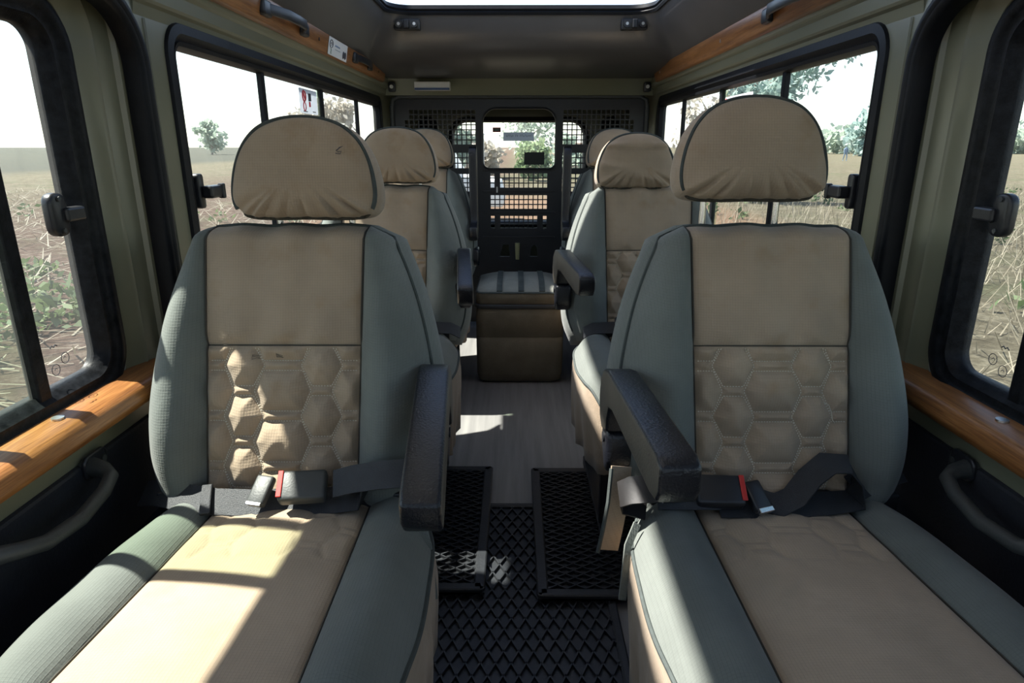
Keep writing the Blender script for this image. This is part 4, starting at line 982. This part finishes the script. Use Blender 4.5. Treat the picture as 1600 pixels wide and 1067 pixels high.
bare_tree((4.6, 38, GZ), 5.5, 3, 'leafless forked tree right of the bushes in the rear window'); bare_tree((6.1, 40, GZ), 5.5, 6, 'leafless tree before the peach wall in the rear window')
o = MB().box((6.2, 52, GZ + .9), (6.5, .3, 1.9)).box((6.2, 52, GZ + 1.9), (6.7, .4, .12)).build('garden_wall', plain('peach plaster', (.62, .42, .32), .8, .08), None, bevel=.02); tag(o, 'low peach plastered wall seen through the rear window', 'wall')
o = MB().box((-7.5, 54, GZ + .7), (8, .3, 1.3)).box((-7.5, 54, GZ + 1.38), (8.2, .4, .10)).build('garden_wall', plain('pale plaster', (.66, .56, .46), .8, .08), None, bevel=.02); tag(o, 'low pale wall at the left of the rear window', 'wall')
root = empty('gate_post', (-1.55, 30, GZ)); tag(root, 'white square gate post at the left of the rear window', 'post')
MB().box((0, 0, 1.1), (.24, .24, 2.2)).build('shaft', M['lid_white'], root, bevel=.01); MB().box((0, 0, 2.23), (.32, .32, .08)).build('cap', M['lid_white'], root, bevel=.01)
root = empty('hut', (4.1, 28, GZ)); tag(root, 'grey metal hut with dark doorway at the right of the rear window', 'hut')
MB().box((.9, 1.2, 1.15), (2.0, 2.4, 2.3)).build('shell', plain('grey blue sheet metal', (.33, .40, .46), .5), root, bevel=.02); MB().box((.45, -.01, 1.15), (.75, .05, 1.75)).build('doorway', plain('dark doorway', (.06, .07, .09), .6), root); MB().box((.9, 1.2, 2.36), (2.2, 2.6, .08)).build('roof', plain('sheet roof', (.4, .42, .44), .5), root)
# a parked white pickup seen only through the bulkhead grilles
def pickup():
    root = empty('pickup_truck', (-2.6, 15.5, GZ)); tag(root, 'white pickup parked behind, glimpsed through the left bulkhead grille', 'car')
    pr = [(-2.3, .45), (-2.3, .95), (-.4, 1.02), (-.1, 1.75), (1.0, 1.78), (1.4, 1.10), (2.25, .98), (2.35, .55), (2.3, .40)]
    MB().prism([(p, q) for p, q in pr], 'y', -.8, .8).build('body', M['lid_white'], root, True, .05, 2)
    MB().prism([(-.0, 1.12), (.08, 1.66), (.9, 1.68), (1.15, 1.12)], 'y', -.815, .815).build('window', plain('dark car glass', (.03, .05, .06), .1), root)
    for wx in (-1.45, 1.5):
        for wy in (-.72, .72): MB().tube([(wx, wy - .11, .36), (wx, wy + .11, .36)], .36, 22).build('wheel', M['rubber'], root, True)
pickup()
# far walker
def walker():
    root = empty('person', (39.5, 80, GZ)); tag(root, 'person in blue walking far off across the dry right field', 'person')
    me = bpy.data.meshes.new('body')
    J = [(0, 0, .95), (0, 0, 1.2), (0, 0, 1.42), (0, 0, 1.52), (0, -.02, 1.66), (.10, 0, .9), (.14, -.12, .5), (.15, -.05, .06), (.15, -.2, .03), (-.10, 0, .9), (-.12, .10, .5), (-.13, .25, .08), (-.13, .12, .03), (.2, 0, 1.4), (.26, .06, 1.12), (.25, -.06, .88), (-.2, 0, 1.4), (-.26, -.04, 1.12), (-.25, -.16, .9)]
    Ed = [(0, 1), (1, 2), (2, 3), (3, 4), (0, 5), (5, 6), (6, 7), (7, 8), (0, 9), (9, 10), (10, 11), (11, 12), (2, 13), (13, 14), (14, 15), (2, 16), (16, 17), (17, 18)]
    Rd = [.15, .14, .15, .06, .10, .10, .07, .045, .04, .10, .07, .045, .04, .07, .05, .035, .07, .05, .035]
    me.from_pydata(J, Ed, []); o = bpy.data.objects.new('body', me); C.objects.link(o); o.parent = root
    md = o.modifiers.new('skin', 'SKIN')
    for i, v in enumerate(me.skin_vertices[0].data): v.radius = (Rd[i], Rd[i]); v.use_root = (i == 0)
    o.modifiers.new('sub', 'SUBSURF').render_levels = 1
    me.materials.append(plain('blue clothes', (.16, .22, .30), .9))
walker()
# weeds, stalks and stubble beside the car: uncountable
def field_stuff():
    r = np.random.default_rng(11)
    m = MB(); n = 2600
    V = []; F = []
    def sticks(n, x0, x1, y0, y1, lmin, lmax, lay, wdt):
        for i in range(n):
            x, y = r.uniform(x0, x1), r.uniform(y0, y1); L = r.uniform(lmin, lmax); a = r.uniform(0, 6.28); up = r.uniform(*lay)
            d = np.array([math.cos(a) * math.cos(up), math.sin(a) * math.cos(up), math.sin(up)]) * L; p = np.array([x, y, GZ + .01]); q = p + d; s = np.array([-math.sin(a), math.cos(a), 0]) * wdt
            k = len(V); V.extend([p - s, p + s, q + s * .5, q - s * .5]); F.append((k, k + 1, k + 2, k + 3))
    sticks(5200, -20, -2.2, 1.0, 26, .15, .6, (0.02, .5), .010)
    sticks(160, -9, -2.4, 2.0, 9, .5, 1.1, (0.02, .35), .012)
    o = pymesh('stubble', V, F, M['straw'], None, False); tag(o, 'broken straw stalks lying over the ploughed earth left of the car', 'stubble', None, 'stuff')
    V.clear(); F.clear()
    sticks(9000, 2.2, 22, 1.0, 26, .12, .45, (.5, 1.5), .006); sticks(1200, 2.2, 12, 1.5, 14, .3, .8, (.1, .9), .006)
    o = pymesh('dry_grass', V, F, M['straw'], None, False); tag(o, 'pale dry grass covering the field right of the car', 'grass', None, 'stuff')
    pts = []
    for k in range(70):
        if k < 34: x, y = r.uniform(-7.2, -4.2), r.uniform(4.6, 8.6)
        else: x, y = r.uniform(-16, -4), r.uniform(5, 20)
        hh = r.uniform(.12, .42); c = np.array([x, y, GZ])
        for j in range(26): a = r.uniform(0, 6.28); q = r.uniform(0, .3); pts.append(c + [math.cos(a) * q, math.sin(a) * q, hh * r.uniform(.1, 1)])
    V2, F2 = quads(pts, .075, 5, .2, 2.0); o = pymesh('weeds', V2, F2, M['weed'], None, False); tag(o, 'leafy green weeds growing out of the earth left of the car', 'weeds', None, 'stuff')
    pts = []
    for k in range(60):
        x, y = r.uniform(4, 18), r.uniform(4, 26); hh = r.uniform(.15, .45); c = np.array([x, y, GZ])
        for j in range(24): a = r.uniform(0, 6.28); q = r.uniform(0, .3); pts.append(c + [math.cos(a) * q, math.sin(a) * q, hh * r.uniform(.1, 1)])
    V2, F2 = quads(pts, .09, 6, .2, 1.7); o = pymesh('green_tufts', V2, F2, M['weed'], None, False); tag(o, 'scattered small green tufts in the dry field right of the car', 'weeds', None, 'stuff')
field_stuff()
